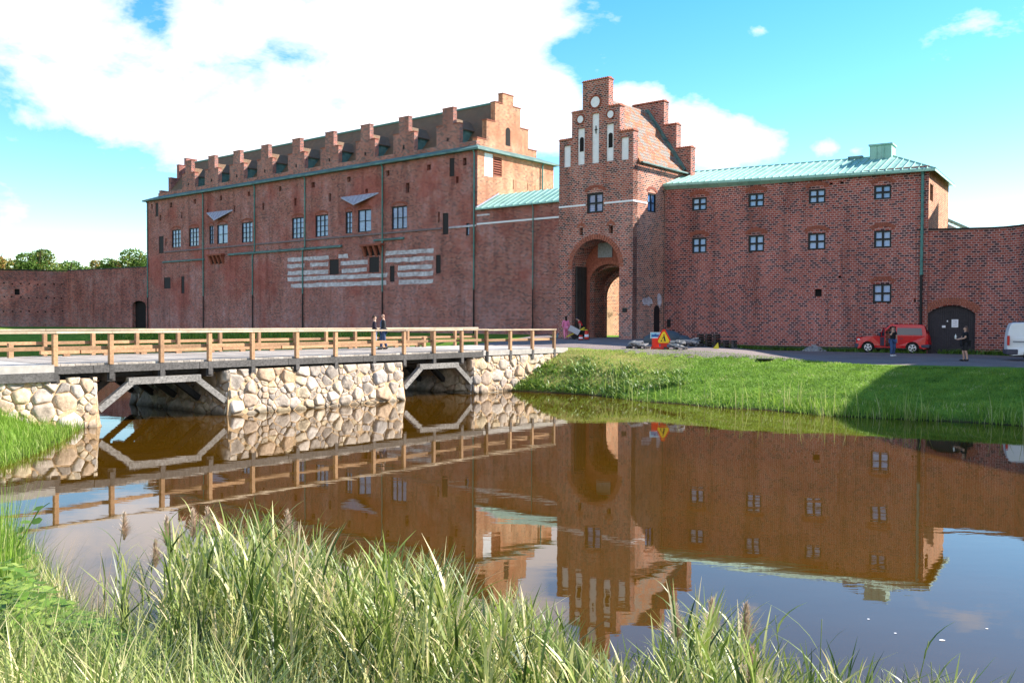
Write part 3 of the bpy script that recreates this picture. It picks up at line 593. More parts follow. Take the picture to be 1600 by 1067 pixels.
ip_hw=ahw*.80; ip_c=asc-.02; ip_cr=GATE.sz(945,413,-1.7)[1]
P2_=prof(ip_c,ip_hw,1.0,ip_cr-ip_hw*.8,ip_hw*.8)
tn=MB(); loft(tn,P1,0,P1,-1.7); loft(tn,P1,-1.7,P2_,-1.7,1); loft(tn,P2_,-1.7,P2_,-2.3)
P3=prof(ip_c,ahw*.99,1.0,ip_cr-.2-ahw*.75,ahw*.75); loft(tn,P2_,-2.3,P3,-2.3); loft(tn,P3,-2.3,P3,-4.2); P4=prof(ip_c,ahw*.96,1.0,ip_cr-.5-ahw*.9,ahw*.85)
loft(tn,P3,-4.2,P4,-4.2); loft(tn,P4,-4.2,P4,-4.5)
tn.build('passage',[MT['brick_gate'],MT['brick_edge']],gt)
# arch rings
def ring(fc,pr_c,hw,zs,rise,h,n,proud,name,parent,n0=0.0):
    q=MB()
    for i in range(n):
        t0=math.pi*i/n+.01; t1=math.pi*(i+1)/n-.01; k=[]
        for rr,t in ((0,t0),(0,t1),(h,t1),(h,t0)): k.append((pr_c+(hw+rr)*math.cos(t),zs+(rise+rr)*math.sin(t)))
        q.hexa([fc.pt(*x,n0-.15) for x in k]+[fc.pt(*x,n0+proud) for x in k],0,random.random())
    return q.build(name,MT['brick_arch'],parent)
ring(GATE,asc,ahw+.002,zspr,ahw,.36,34,.05,'arch_ring',gt); ring(GATE,ip_c,ip_hw+.002,ip_cr-ip_hw*.8,ip_hw*.8,.26,24,.02,'arch_ring',gt,-1.7)
for r in (s1r,s2r): ring(GATE,(r[0]+r[2])/2,(r[2]-r[0])/2+.02,r[3]-.02,.18,.2,9,.02,'niche_arch',gt)
window(GATE,wr,2,2,gt,heavy=.12,mw=.12,fw=.14); seg_arch(GATE,(wr[0]+wr[2])/2,(wr[2]-wr[0])/2+.08,wr[3]+.05,.30,.24,'window_arch',gt,'brick_edge')
q=MB(); pl=(GATE.sz(935,380,-1.7),GATE.sz(957,402,-1.7)); q.fbox(GATE,pl[1][0],pl[1][1],-1.68,pl[0][0],pl[0][1],-1.64); q.build('stone_plaque',MT['rubble'],gt)
# plaster roundels
for (x,y,r_) in ((348,500,.26),(510,342,.38),(670,450,.26)):
    s_,z_=gz(x,y)
    if x==510: s_=sc
    else: s_=sc+(1.28 if x==348 else -1.28)*WG/6.3; z_=(gz(348,500)[1]+gz(670,450)[1])/2
    q=MB(); q.tube([GATE.pt(s_,z_,-.05),GATE.pt(s_,z_,.03)],r_*1.02,28); q.build('roundel',MT['plaster'],gt)
    q=MB(); n_=26
    for i in range(n_):
        t0=2*math.pi*i/n_+.03; t1=2*math.pi*(i+1)/n_-.03; k=[(s_+rr*math.cos(t),z_+rr*math.sin(t)) for rr,t in ((r_*1.03,t0),(r_*1.03,t1),(r_*1.42,t1),(r_*1.42,t0))]
        q.hexa([GATE.pt(*a_,-.05) for a_ in k]+[GATE.pt(*a_,.05) for a_ in k])
    q.build('roundel_ring',MT['brick_edge'],gt)
for i,yy in ((1,(672,778)),(3,(632,745))):
    zt=(gz(398,672)[1]+gz(645,632)[1])/2; zb=(gz(398,778)[1]+gz(645,745)[1])/2; q=MB(); q.fbox(GATE,cs[i]-.17,zb,-.115,cs[i]+.17,zt,-.09); q.tube([GATE.pt(cs[i],zt,-.114),GATE.pt(cs[i],zt,-.091)],.17,16); q.build('belfry_light',MT['void'],gt)
# dark anchor iron
q=MB(); q.fbox(GATE,cs[2]-.03,gz(517,620)[1],-.11,cs[2]+.03,gz(517,550)[1],-.06); q.fbox(GATE,cs[2]-.12,gz(517,585)[1]-.03,-.11,cs[2]+.12,gz(517,585)[1]+.03,-.065); q.build('wall_anchor',MT['black_pipe'],gt)
def dentils(fc,s0,s1,z,n0,th,parent):
    q=MB(); q.fbox(fc,s0-.05,z,n0-th-.05,s1+.05,z+.06,n0+.06); n_=max(3,int((s1-s0)/.17))
    for i in range(n_):
        a_=s0+(s1-s0)*(i+.15)/n_; c_=s0+(s1-s0)*(i+.75)/n_; q.hexa([fc.pt(a_,z+.06,n0-th-.05),fc.pt(c_,z+.06,n0-th-.05),fc.pt(c_,z+.06,n0+.06),fc.pt(a_,z+.06,n0+.06),fc.pt(a_,z+.2,n0-th/2-.05),fc.pt(c_,z+.2,n0-th/2-.05),fc.pt(c_,z+.12,n0+.06),fc.pt(a_,z+.12,n0+.06)])
    q.build('coping',MT['brick_arch'],parent)
def gable_caps(n0):
    dentils(GATE,sc-w3,sc+w3,zs3,n0,.6,gt)
    for z_,wa,wb in ((zs2,w3,w2),(zs1,w2,WG/2)):
        dentils(GATE,sc+wa,sc+wb,z_,n0,.6,gt); dentils(GATE,sc-wb,sc-wa,z_,n0,.6,gt)
gable_caps(0)
# side walls
sw=GSIDE.rect(1012,302,1025,332); st_=GSIDE.rect(996,340,998,352)
mb=MB(); wall_grid(mb,GSIDE,0,DG,1,zE,[(*sw,.25,1),(*st_,.2,1)]); mb.build('side_wall',[MT['brick_gate_sunlit'],MT['void']],gt)
window(GSIDE,sw,2,2,gt,glass='glass2',depth=.12); seg_arch(GSIDE,(sw[0]+sw[2])/2,(sw[2]-sw[0])/2+.05,sw[3]+.03,.25,.2,'window_arch',gt,'brick_edge')
mb=MB(); wall_grid(mb,Fac(GATE.pt(WG,0,0),BK,L),0,DG,1,zE,[(4.6,1,DG,8,0,None)]); mb.build('side_wall',MT['brick_gate'],gt)
mb=MB(); wall_grid(mb,Fac(GATE.pt(0,0,-DG),GATE.D,GATE.N),0,WG,1,zE,[(aR,1,WG,8,0,None)]); mb.build('rear_wall',MT['brick_gate'],gt)
zbd=GATE.sz(987,313.5)[1]
q=MB(); q.fbox(GATE,0,zbd-.06,-.05,wr[0]-.1,zbd+.06,.03); q.build('string_course',MT['plaster'],gt); q=MB(); q.fbox(GATE,wr[2]+.1,zbd-.06,-.05,WG,zbd+.06,.03); q.build('string_course',MT['plaster'],gt); q=MB(); q.fbox(GSIDE,-.02,zbd-.06,-.05,sw[0]-.08,zbd+.06,.03); q.build('string_course',MT['plaster'],gt)
# gate roof
ov=.14; zr=zs3-1.0; ze=zE
rf=MB()
for sg,se in ((0,-ov),(1,WG+ov)):
    a_=[GATE.pt(se,ze,-.62),GATE.pt(se,ze,-DG+.02),GATE.pt(sc,zr,-DG+.02),GATE.pt(sc,zr,-.62)]
    rf.hexa([p-Vector((0,0,.14)) for p in a_]+a_)
rf.build('roof',MT['tile_gate'],gt)
q=MB(); q.fbox(GSIDE,.6,ze-.2,.24,DG,ze-.1,.44); q.build('gutter',MT['copper_dark'],gt)
# rear stepped gable, taller and broader than the roof
rg=MB(); n1=-DG+.02; 
gr=[(WG/2+.55,zs1-.2),(w2+.45,zs2-.2),(w3+.3,zs3-.35)]
z_=zE-1.0; rg.fbox(GATE,sc-gr[0][0],z_,n1-.7,sc+gr[0][0],gr[0][1],n1); rg.fbox(GATE,sc-gr[1][0],gr[0][1],n1-.7,sc+gr[1][0],gr[1][1],n1); rg.fbox(GATE,sc-gr[2][0],gr[1][1],n1-.7,sc+gr[2][0],gr[2][1],n1)
rgo=rg.build('rear_gable',MT['brick_gate'],gt)
dentils(GATE,sc-gr[2][0],sc+gr[2][0],gr[2][1],n1,.7,gt)
for (z_,wa,wb) in ((gr[1][1],gr[2][0],gr[1][0]),(gr[0][1],gr[1][0],gr[0][0])): dentils(GATE,sc-wb,sc-wa,z_,n1,.7,gt); dentils(GATE,sc+wa,sc+wb,z_,n1,.7,gt)
q=MB(); q.beam(GATE.pt(-ov,ze+.12,n1+.12),GATE.pt(sc,zr+.12,n1+.12),.28,.2); q.beam(GATE.pt(WG+ov,ze+.12,n1+.12),GATE.pt(sc,zr+.12,n1+.12),.28,.2); q.build('flashing',MT['copper_dark'],rgo)
# gate leaf, plaque, bollard
q=MB(); zl=GATE.sz(905,418,-1.5)[1]
for i in range(6): q.fbox(GATE,aL-.22+(.03 if i%2 else 0)-.0,1.6,-.35-.21*i-.2,aL-.06+(.03 if i%2 else 0),zl,-.35-.21*i)
q.build('gate_leaf',MT['timber_black'],gt)
q=MB(); a_=GATE.rect(973,481,979.5,488); q.fbox(GATE,a_[0],a_[1],0,a_[2],a_[3],.06); q.build('wall_plate',MT['black_pipe'],gt)
for (u_,v_,w_,h_,sd_) in ((1012,471,1.5,.7,3),(1030,468,.8,1.1,8)):
    s_,z_=GSIDE.sz(u_,v_); rn=random.Random(sd_); q=MB(); q.poly([GSIDE.pt(s_+w_/2*math.cos(t)*rn.uniform(.7,1.15),z_+h_/2*math.sin(t)*rn.uniform(.6,1.2),.012) for t in np.linspace(0,6.28,15)[:-1]]); q.build('plaster_patch',MT['plaster_old'],gt)
# small dark door in the corner beside the gate
q=MB(); a_=GSIDE.rect(1021.5,480,1030,516); q.fbox(GSIDE,a_[0],1.6,0,a_[2],a_[3]-.25,.02); q.tube([GSIDE.pt((a_[0]+a_[2])/2,a_[3]-.25,0),GSIDE.pt((a_[0]+a_[2])/2,a_[3]-.25,.02)],(a_[2]-a_[0])/2,16); q.build('side_door',MT['shutter'],gt)
# courtyard wall seen through the gateway
cw=Fac(GATE.pt(aL+6.2,0,-9.5),BK,-L)
iw=thing('courtyard_wall',cw.pt(4,2.2),'sunlit pale brick wall of the courtyard seen through the gateway','wall')
q=MB(); ah=[]
wall_grid(q,cw,-1.2,12,1,9,[]); q.quad(cw.pt(-1.2,1),cw.pt(-1.2,9),cw.pt(-1.2,9,-.8),cw.pt(-1.2,1,-.8)); q.quad(cw.pt(-1.2,9),cw.pt(12,9),cw.pt(12,9,-.8),cw.pt(-1.2,9,-.8)); q.build('wall',MT['brick_sunlit'],iw)
q=MB(); q.fbox(cw,4.2,1.6,0,5.3,4.4,.02); q.tube([cw.pt(4.75,4.4,0),cw.pt(4.75,4.4,.02)],.55,16); q.build('door',MT['timber'],iw)
# ------------------------------------------------------------------ RIGHT WING
SR_=(J0-R0); SR_=Vector((SR_.x,SR_.y,0)).length; ZQ=RIGHT.sz(1442,270)[1]; ZQ2=RIGHT.sz(1041,295.6)[1]; ZQ=(ZQ+ZQ2)/2
DR=9.0
rt=thing('storehouse_wing',RIGHT.pt(SR_/2,1.6,-DR/2),'plain red brick wing with twelve small windows and a pale green copper roof','castle building')
z1=lambda x0,y0,x1,y1:RIGHT.rect(1000+x0/2.667,200+y0/2.667,1000+x1/2.667,200+y1/2.667)
# true heights per row taken at the near end of each row, kept level
rowz=[]
rw=[[(217,290,278,345),(452,272,517,330),(703,255,773,315),(975,238,1047,298)],[(217,457,277,522),(452,447,517,516),(700,438,773,508),(975,427,1048,500)],[(970,650,1048,728)]]
WW=[]
for row in rw:
    rr=[z1(*q) for q in row]
    for r in rr: WW.append(r)
sm=[z1(728,672,757,702),z1(790,229,803,238),z1(833,224,848,233),z1(826,616,838,626),z1(1142,711,1150,726)]
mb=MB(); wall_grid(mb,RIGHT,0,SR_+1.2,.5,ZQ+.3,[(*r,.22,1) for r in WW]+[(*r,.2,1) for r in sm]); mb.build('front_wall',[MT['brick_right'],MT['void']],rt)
for i,r in enumerate(WW):
    window(RIGHT,r,2,2,rt,glass='glass2',depth=.12,fw=.11,mw=.13,heavy=.13); seg_arch(RIGHT,(r[0]+r[2])/2,(r[2]-r[0])/2+.12,r[3]+.04,.22,.26,'window_arch',rt,'brick_edge',proud=.03)
pl=MB(); pl.fbox(RIGHT,0,0.5,0,SR_,1.95,.08); pl.build('plinth',simple('mossy_plinth',(.05,.07,.05),.95,.4,3),rt)
rs=z1(1,1,2,2)
q1=RSIDE.rect(1453,288,1458,314)
mb=MB(); wall_grid(mb,RSIDE,0,DR,.5,ZQ+.3,[(*q1,.2,1)]); mb.build('end_wall',[MT['brick_sunlit'],MT['void']],rt)
mb=MB(); mb.quad(RIGHT.pt(0,.5,-DR),RIGHT.pt(SR_+1,.5,-DR),RIGHT.pt(SR_+1,ZQ+.3,-DR),RIGHT.pt(0,ZQ+.3,-DR)); mb.build('rear_wall',MT['brick_right'],rt)
# hipped copper roof with standing seams
oz=.4; zt=RIGHT.sz(1395,243.5,-DR/2)[1]; hip=RIGHT.sz(1395,243.5,-DR/2)[0]; hl=RIGHT.sz(1066,269,-DR/2)[0]
za=ZQ+.18; c0=RIGHT.pt(-oz,za,oz); c1=RIGHT.pt(SR_+.2,za+.28,oz); c2=RIGHT.pt(SR_+.2,za,-DR-oz); c3=RIGHT.pt(-oz,za,-DR-oz); h0=RIGHT.pt(hip,zt,-DR/2); h1=RIGHT.pt(SR_+.9,zt+.1,-DR/2)
c0=RIGHT.pt(-oz,ZQ+.05,oz); za=ZQ+.05
rf=MB(); rf.quad(c0,c1,h1,h0); rf.poly([c0,h0,c3]); rf.quad(c3,h0,h1,c2)
dn_=Vector((0,0,-.16)); rf.quad(c0+dn_,c1+dn_,c1,c0); rf.quad(c3+dn_,c0+dn_,c0,c3); rf.quad(c0+dn_,c1+dn_,RIGHT.pt(SR_,za-.1,-.2),RIGHT.pt(.2,za-.1,-.2))
nS=38
for i in range(nS):
    t=i/nS; s_=-oz+t*(SR_+oz); A_=c0.lerp(c1,t)+Vector((0,0,.03))
    if s_<hip: # runs into hip
        f_=(s_+oz)/(hip+oz); B__=c0.lerp(h0,f_)+Vector((0,0,.03))
    else: f_=(s_-hip)/(SR_+.9-hip); B__=h0.lerp(h1,f_)+Vector((0,0,.03))
    if (A_-B__).length>.3: rf.beam(A_,B__,.035,.07)
for i in range(1,12):
    t=i/12; A_=c3.lerp(c0,t)+Vector((0,0,.03)); f_=1-abs(t-.5)*2; B__=(c3.lerp(h0,f_) if t<.5 else c0.lerp(h0,f_))+Vector((0,0,.03)); rf.beam(A_,B__,.035,.07)
rf.tube([h0,h1],.07,6); rf.tube([c0,h0],.06,6)
rf.build('copper_roof',MT['copper'],rt)
ch=MB(); cr=[RIGHT.sz(1395,236,-DR/2+.3)[0],RIGHT.sz(1361,236,-DR/2+.3)[0]]; zc=RIGHT.sz(1378,227.5,-DR/2)[1]
ch.fbox(RIGHT,cr[0],zt-1.0,-DR/2-.75,cr[1],zc-.12,-DR/2+.75); ch.fbox(RIGHT,cr[0]-.08,zc-.12,-DR/2-.83,cr[1]+.08,zc,-DR/2+.83)
for k in (.33,.66): ch.fbox(RIGHT,cr[0]+(cr[1]-cr[0])*k-.02,zt-1,-DR/2+.75,cr[0]+(cr[1]-cr[0])*k+.02,zc-.12,-DR/2+.79)
ch.build('chimney',MT['copper'],rt,bevel=.02)
vh=MB(); s_=RIGHT.sz(1337,247,-DR/2)[0]; vh.fbox(RIGHT,s_-.5,zt-.1,-DR/2-.2,s_+.5,zt+.18,-DR/2+.2); vh.build('ridge_vent',MT['copper_dark'],rt,bevel=.03)
downpipe(RIGHT,RIGHT.sz(1440.6,400)[0],ZQ+.1,RIGHT.sz(1440,430)[1],1.2,rt,r=.09)
p_=MB(); s_=RIGHT.sz(1037.5,400)[0]; p_.tube([RIGHT.pt(s_,ZQ,.35),RIGHT.pt(s_,ZQ-.4,.14),RIGHT.pt(s_,1.3,.14)],.075,8); p_.build('downpipe',MT['black_pipe'],rt)
bx=MB(); r=RIGHT.rect(1043,499,1048,511); bx.fbox(RIGHT,*[r[0],r[1],.0],*[r[2],r[3],.12]); bx.build('meter_box',MT['black_pipe'],rt,bevel=.02)
# roof of the wing behind, seen past the right end
bw=thing('rear_wing',R0+Vector((8,16,1.6)),'pale wall and green roof edge of a castle wing behind the storehouse wing','castle building')
b0=onz(1460,592.3)*1.22; Bf=Fac(Vector((R0.x+7.6,R0.y+10.5,0)),Vector((-1,.25,0)),Vector((-.25,-1,0)).normalized())
q=MB(); zt2=12.6
A0=Vector((27.5,66.5,0)); A1=Vector((33.6,65.5,0))
for a_,b_,za_,zb_2 in ((A0,A1,12.6,9.6),): q.hexa([a_+Vector((0,0,1)),b_+Vector((0,0,1)),b_+Vector((0,8,1)),a_+Vector((0,8,1)),a_+Vector((0,0,za_)),b_+Vector((0,0,zb_2)),b_+Vector((0,8,zb_2)),a_+Vector((0,8,za_))])
q.build('wall',MT['plaster'],bw); q=MB(); q.beam(A0+Vector((-.1,-.2,12.75)),A1+Vector((.3,-.2,9.7)),.5,.16); q.build('roof_edge',MT['copper'],bw)
# ------------------------------------------------------------------ curtain wall on the right, curving forward, and round tower beyond the frame
cwp=[R0+Vector((-.6,.3,0)),R0+Vector((1.2,-.1,0)),R0+Vector((2.8,-.5,0))]
c_=Vector((28.2,53.4,0))
p3=onz(1540,504+64.6*0+ (F*CH/57.2) ); p3=Vector(((1540-800)/F*57.0,57.0,0))
cwp+= [p3-Vector((1.0,-.05,0)),p3,p3+Vector((.75,-.55,0)),p3+Vector((1.2,-1.5,0)),p3+Vector((1.35,-2.8,0)),Vector((31.2,51.0,0)),Vector((32.6,47,0)),Vector((36.5,42,0))]
ZC=9.45
rc=thing('curtain_wall',Vector((30,57,1.6)),'curved red brick curtain wall at the right with an arched dark wooden door','wall')
# door opening lies in the first straight stretch
D0=Vector(((1524-800)/F*57.3,57.3,0)); 
wf=Fac(cwp[4],cwp[0]-cwp[4]); Ls=(cwp[0]-cwp[4]).length
dr=wf.rect(1449.5,490,1524,541); dcr=wf.sz(1487,477)[1]; dsp=wf.sz(1524,490)[1]; dz=(dcr-dsp)
mb=MB(); wall_grid(mb,wf,0,Ls,.5,ZC,[(dr[0],.5,dr[2],dcr,.35,1)]);
hw=(dr[2]-dr[0])/2; dsc=(dr[0]+dr[2])/2; Rr=(hw*hw+dz*dz)/(2*dz); zc_=dcr-Rr; a0=math.asin(hw/Rr); arc=[(dsc+Rr*math.sin(-a0+2*a0*i/14),zc_+Rr*math.cos(-a0+2*a0*i/14)) for i in range(15)]
for i in range(14):
    a_,b_=arc[i],arc[i+1]; mb.quad(wf.pt(*a_),wf.pt(*b_),wf.pt(b_[0],dcr),wf.pt(a_[0],dcr)); mb.quad(wf.pt(*a_),wf.pt(*b_),wf.pt(*b_,-.35),wf.pt(*a_,-.35))
cur=cwp[4:]; 
for i in range(len(cur)-1):
    a_,b_=cur[i],cur[i+1]; mb.quad(a_+Vector((0,0,.5)),b_+Vector((0,0,.5)),b_+Vector((0,0,ZC)),a_+Vector((0,0,ZC)))
allp=[cwp[0],cwp[4]]+cur[1:]
inn=[]
for i,p in enumerate(allp):
    d=(allp[min(i+1,len(allp)-1)]-allp[max(i-1,0)]).normalized(); inn.append(p+Vector((-d.y,d.x,0))*1.3)
for i in range(len(allp)-1):
    mb.quad(allp[i]+Vector((0,0,ZC)),allp[i+1]+Vector((0,0,ZC)),inn[i+1]+Vector((0,0,ZC)),inn[i]+Vector((0,0,ZC))); mb.quad(inn[i]+Vector((0,0,.5)),inn[i+1]+Vector((0,0,.5)),inn[i+1]+Vector((0,0,ZC)),inn[i]+Vector((0,0,ZC)))
mb.build('wall',[MT['brick_right'],MT['void']],rc)
cp=MB()
for i in range(len(allp)-1):
    d=(allp[i+1]-allp[i]).normalized(); o_=Vector((d.y,-d.x,0))*.07
    cp.hexa([allp[i]+o_+Vector((0,0,ZC)),allp[i+1]+o_+Vector((0,0,ZC)),inn[i+1]-o_+Vector((0,0,ZC)),inn[i]-o_+Vector((0,0,ZC)),allp[i]+o_+Vector((0,0,ZC+.1)),allp[i+1]+o_+Vector((0,0,ZC+.1)),inn[i+1]-o_+Vector((0,0,ZC+.1)),inn[i]-o_+Vector((0,0,ZC+.1))])
cp.build('coping',MT['black_pipe'],rc)
dd=MB(); n_=22; zb=1.5
for i in range(n_):
    a_=dsc-hw+2*hw*i/n_+.008; b_=dsc-hw+2*hw*(i+1)/n_-.008; zt_=zc_+math.sqrt(max(0,Rr*Rr-((a_+b_)/2-dsc)**2))
    dd.fbox(wf,a_,zb,-.28,b_,zt_-.02,-.22-(.012 if i%2 else 0))
dd.fbox(wf,dsc-hw,zb,-.32,dsc+hw,dsp,-.29)
do=dd.build('wooden_door',MT['door_wood'],rc)
nt_=MB(); r=wf.rect(1487.5,499,1498,511.5); nt_.fbox(wf,r[0],r[1],-.21,r[2],r[3],-.19); nt_.build('notice',MT['plaster'],do)
nt_=MB()
for k in range(5): z_=r[3]-.08-.08*k; nt_.fbox(wf,r[0]+.08,z_-.02,-.188,r[2]-.08-.1*(k%2),z_,-.186)
nt_.build('notice_print',MT['lead'],do)
nt_=MB(); r=wf.rect(1472.5,508.5,1478,512); nt_.fbox(wf,r[0],r[1],-.21,r[2],r[3],-.19); r=wf.rect(1480,500.5,1482,503); nt_.fbox(wf,r[0],r[1],-.21,r[2],r[3],-.19); nt_.build('small_plate',MT['plaster'],do)
seg_arch(wf,dsc,hw+.02,dsp+.05,dz,.45,'door_arch',rc,'brick_arch',proud=.04,n=26,th=.2)
# tower outside the frame, it throws the shade over the right bank
TWC=Vector((59.4,35.5,0)); tw=MB(); TR=22.5; tw.box(37.2,50.2,.5,53,64,17.5); TZ=17.5; n_=48  # box is an unseen block added beside the tower to shade the track
for (r0,r1,za_,zb_2) in ((TR,TR,.2,TZ),(TR,TR-1.2,TZ,TZ+.0),(TR-1.2,.2,TZ,TZ+1.5)):
    for i in range(n_):
        t0=2*math.pi*i/n_; t1=2*math.pi*(i+1)/n_; tw.quad(TWC+Vector((r0*math.cos(t0),r0*math.sin(t0),za_)),TWC+Vector((r0*math.cos(t1),r0*math.sin(t1),za_)),TWC+Vector((r1*math.cos(t1),r1*math.sin(t1),zb_2)),TWC+Vector((r1*math.cos(t0),r1*math.sin(t0),zb_2)))
TWo=thing('round_tower',TWC,'round red brick cannon tower just beyond the right edge','tower'); tw.build('wall',MT['brick_right'],TWo)
# ------------------------------------------------------------------ curtain wall on the left
lcw=thing('curtain_wall',Vector((-60,135,2.2)),'weathered brick curtain wall at the far left with putlog holes and an arched opening','wall')
A1=MAIN.pt(SM,0,-1.0); d105=142.0; A2=Vector(((105-800)/F*d105,d105,0)); A3=Vector(((-40-800)/F*138,138,0)); A4=Vector(((-300-800)/F*132,132,0))
w1f=Fac(A1,A2-A1); w1l=(A2-A1).length; ZW=w1f.sz(200,419)[1]
dr1=w1f.rect(207,485,228,514); dtop=w1f.sz(218,470)[1]; hwd=(dr1[2]-dr1[0])/2; dcc=(dr1[0]+dr1[2])/2
mb=MB(); wall_grid(mb,w1f,0,w1l,.5,ZW,[(dr1[0],.5,dr1[2],dtop,.5,1)])
zs_=dtop-.8; arc=[(dcc+hwd*math.cos(math.pi*i/12),zs_+.8*math.sin(math.pi*i/12)) for i in range(13)]
for i in range(12): a_,b_=arc[i],arc[i+1]; mb.quad(w1f.pt(*a_),w1f.pt(*b_),w1f.pt(b_[0],dtop),w1f.pt(a_[0],dtop))
w2f=Fac(A2,A3-A2); w2l=(A3-A2).length; hl=[]
for i in range(16):
    for j in range(3):
        s_=.6+i*1.15+random.uniform(-.1,.1); z_=4.6+j*2.1+random.uniform(-.1,.1)
        if s_<w2l-.4: hl.append((s_,z_,s_+.22,z_+.22,.25,1))
hl.append((6.6,7.2,7.3,8.1,.3,1)); hl=[h for h in hl if not (h is not hl[-1] and 6.2<h[0]<7.5 and 6.9<h[1]<8.3)]
wall_grid(mb,w2f,0,w2l,.5,ZW-.1,hl)
mb.quad(A3+Vector((0,0,.5)),A4+Vector((0,0,.5)),A4+Vector((0,0,ZW)),A3+Vector((0,0,ZW)))
ps=[A1,A2,A3,A4]; q_=[p+Vector((.1,1.4,0)) for p in ps]
for i in range(3): mb.quad(ps[i]+Vector((0,0,ZW)),ps[i+1]+Vector((0,0,ZW)),q_[i+1]+Vector((0,0,ZW)),q_[i]+Vector((0,0,ZW)))
mb.build('wall',[MT['brick_wall'],MT['void']],lcw)
cp=MB(); Zt=Vector((0,0,ZW))
for i in range(3): cp.hexa([ps[i]+Zt+Vector((0,-.1,0)),ps[i+1]+Zt+Vector((0,-.1,0)),q_[i+1]+Zt,q_[i]+Zt,ps[i]+Zt+Vector((0,-.1,.12)),ps[i+1]+Zt+Vector((0,-.1,.12)),q_[i+1]+Zt+Vector((0,0,.12)),q_[i]+Zt+Vector((0,0,.12))])
cp.build('coping',MT['black_pipe'],lcw)
# lime band low on the wall

# ------------------------------------------------------------------ STONE WORK
def clip(poly,a,b,c):   # keep a*x+b*y<=c
    out=[]
    for i in range(len(poly)):
        p,q=poly[i],poly[(i+1)%len(poly)]; dp=a*p[0]+b*p[1]-c; dq=a*q[0]+b*q[1]-c
        if dp<=0: out.append(p)
        if (dp<0<dq) or (dq<0<dp): t=dp/(dp-dq); out.append((p[0]+(q[0]-p[0])*t,p[1]+(q[1]-p[1])*t))
    return out
def stones(mb, f, s0,s1,z0,z1, size=.62, seed=1, gap=.035, top=None, small=.25):
    """f(s,z,n)->point ; irregular rounded stones on a face"""
    rn=random.Random(seed); pts=[]; tries=0
    while tries<5000:
        tries+=1; r=size*(.36 if rn.random()<small else rn.uniform(.62,1.15)); x=rn.uniform(s0,s1); y=rn.uniform(z0,z1)
        if all(math.hypot((x-a)*.78,(y-b)*1.12)>(r+c)*.47 for a,b,c in pts): pts.append((x,y,r))
    for i,(x,y,r) in enumerate(pts):
        poly=[(s0,z0),(s1,z0),(s1,z1),(s0,z1)]
        for j,(a,b,c) in enumerate(pts):
            if i==j or abs(a-x)>2.2 or abs(b-y)>2.2: continue
            dx,dy=a-x,b-y; d2=dx*dx+dy*dy; w_=.5+(r*r-c*c)/(2*d2)*.8; w_=min(max(w_,.15),.85); mx,my=x+dx*w_,y+dy*w_
            poly=clip(poly,dx,dy,dx*mx+dy*my)
            if len(poly)<3: break
        if len(poly)<3: continue
        cx=sum(p[0] for p in poly)/len(poly); cy=sum(p[1] for p in poly)/len(poly)
        if top and cy>top(cx): continue
        # resample & round
        P=[]; 
        for k in range(len(poly)):
            p,q=poly[k],poly[(k+1)%len(poly)]; l=math.hypot(q[0]-p[0],q[1]-p[1]); n=max(1,int(l/.12))
            for t in range(n): P.append((p[0]+(q[0]-p[0])*t/n,p[1]+(q[1]-p[1])*t/n))
        if len(P)<5: continue
        for _ in range(0): P=[((P[k-1][0]+2*P[k][0]+P[(k+1)%len(P)][0])/4,(P[k-1][1]+2*P[k][1]+P[(k+1)%len(P)][1])/4) for k in range(len(P))]
        rad=min(math.hypot(p[0]-cx,p[1]-cy) for p in P); 
        if rad<.045: continue
        g=min(gap/ max(rad,.05),.22)*.55; h=min(.085,rad*.32)*rn.uniform(.7,1.25); col=rn.random(); tx,ty=rn.uniform(-.25,.25),rn.uniform(-.2,.2)
        rings=[(1-g*.4,-.05),(1-g,.03),(.90-g*.5,.03+h*.62),(.55,.03+h)]; b=len(mb.v); n=len(P)
        for sc_,nn in rings:
            for p in P: dx,dy=(p[0]-cx)*sc_,(p[1]-cy)*sc_; mb.v.append(f(cx+dx,cy+dy,nn+(dx*tx+dy*ty if nn>.03 else 0)+(rn.uniform(-.012,.012) if nn>.03 else 0)))
        mb.v.append(f(cx,cy,h*1.05))
        for k in range(3):
            for m_ in range(n): mb.f.append((b+k*n+m_,b+k*n+(m_+1)%n,b+(k+1)*n+(m_+1)%n,b+(k+1)*n+m_)); mb.m.append(0); mb.c.append(col)
        for m_ in range(n): mb.f.append((b+3*n+m_,b+3*n+(m_+1)%n,b+4*n)); mb.m.append(0); mb.c.append(col)
ZD=2.12; BWID=7.0
def brf(n_off=0,bat=.10,zt=1.7):
    return lambda s,z,n: BR.pt(s,z,n+n_off+(zt-z)*bat)
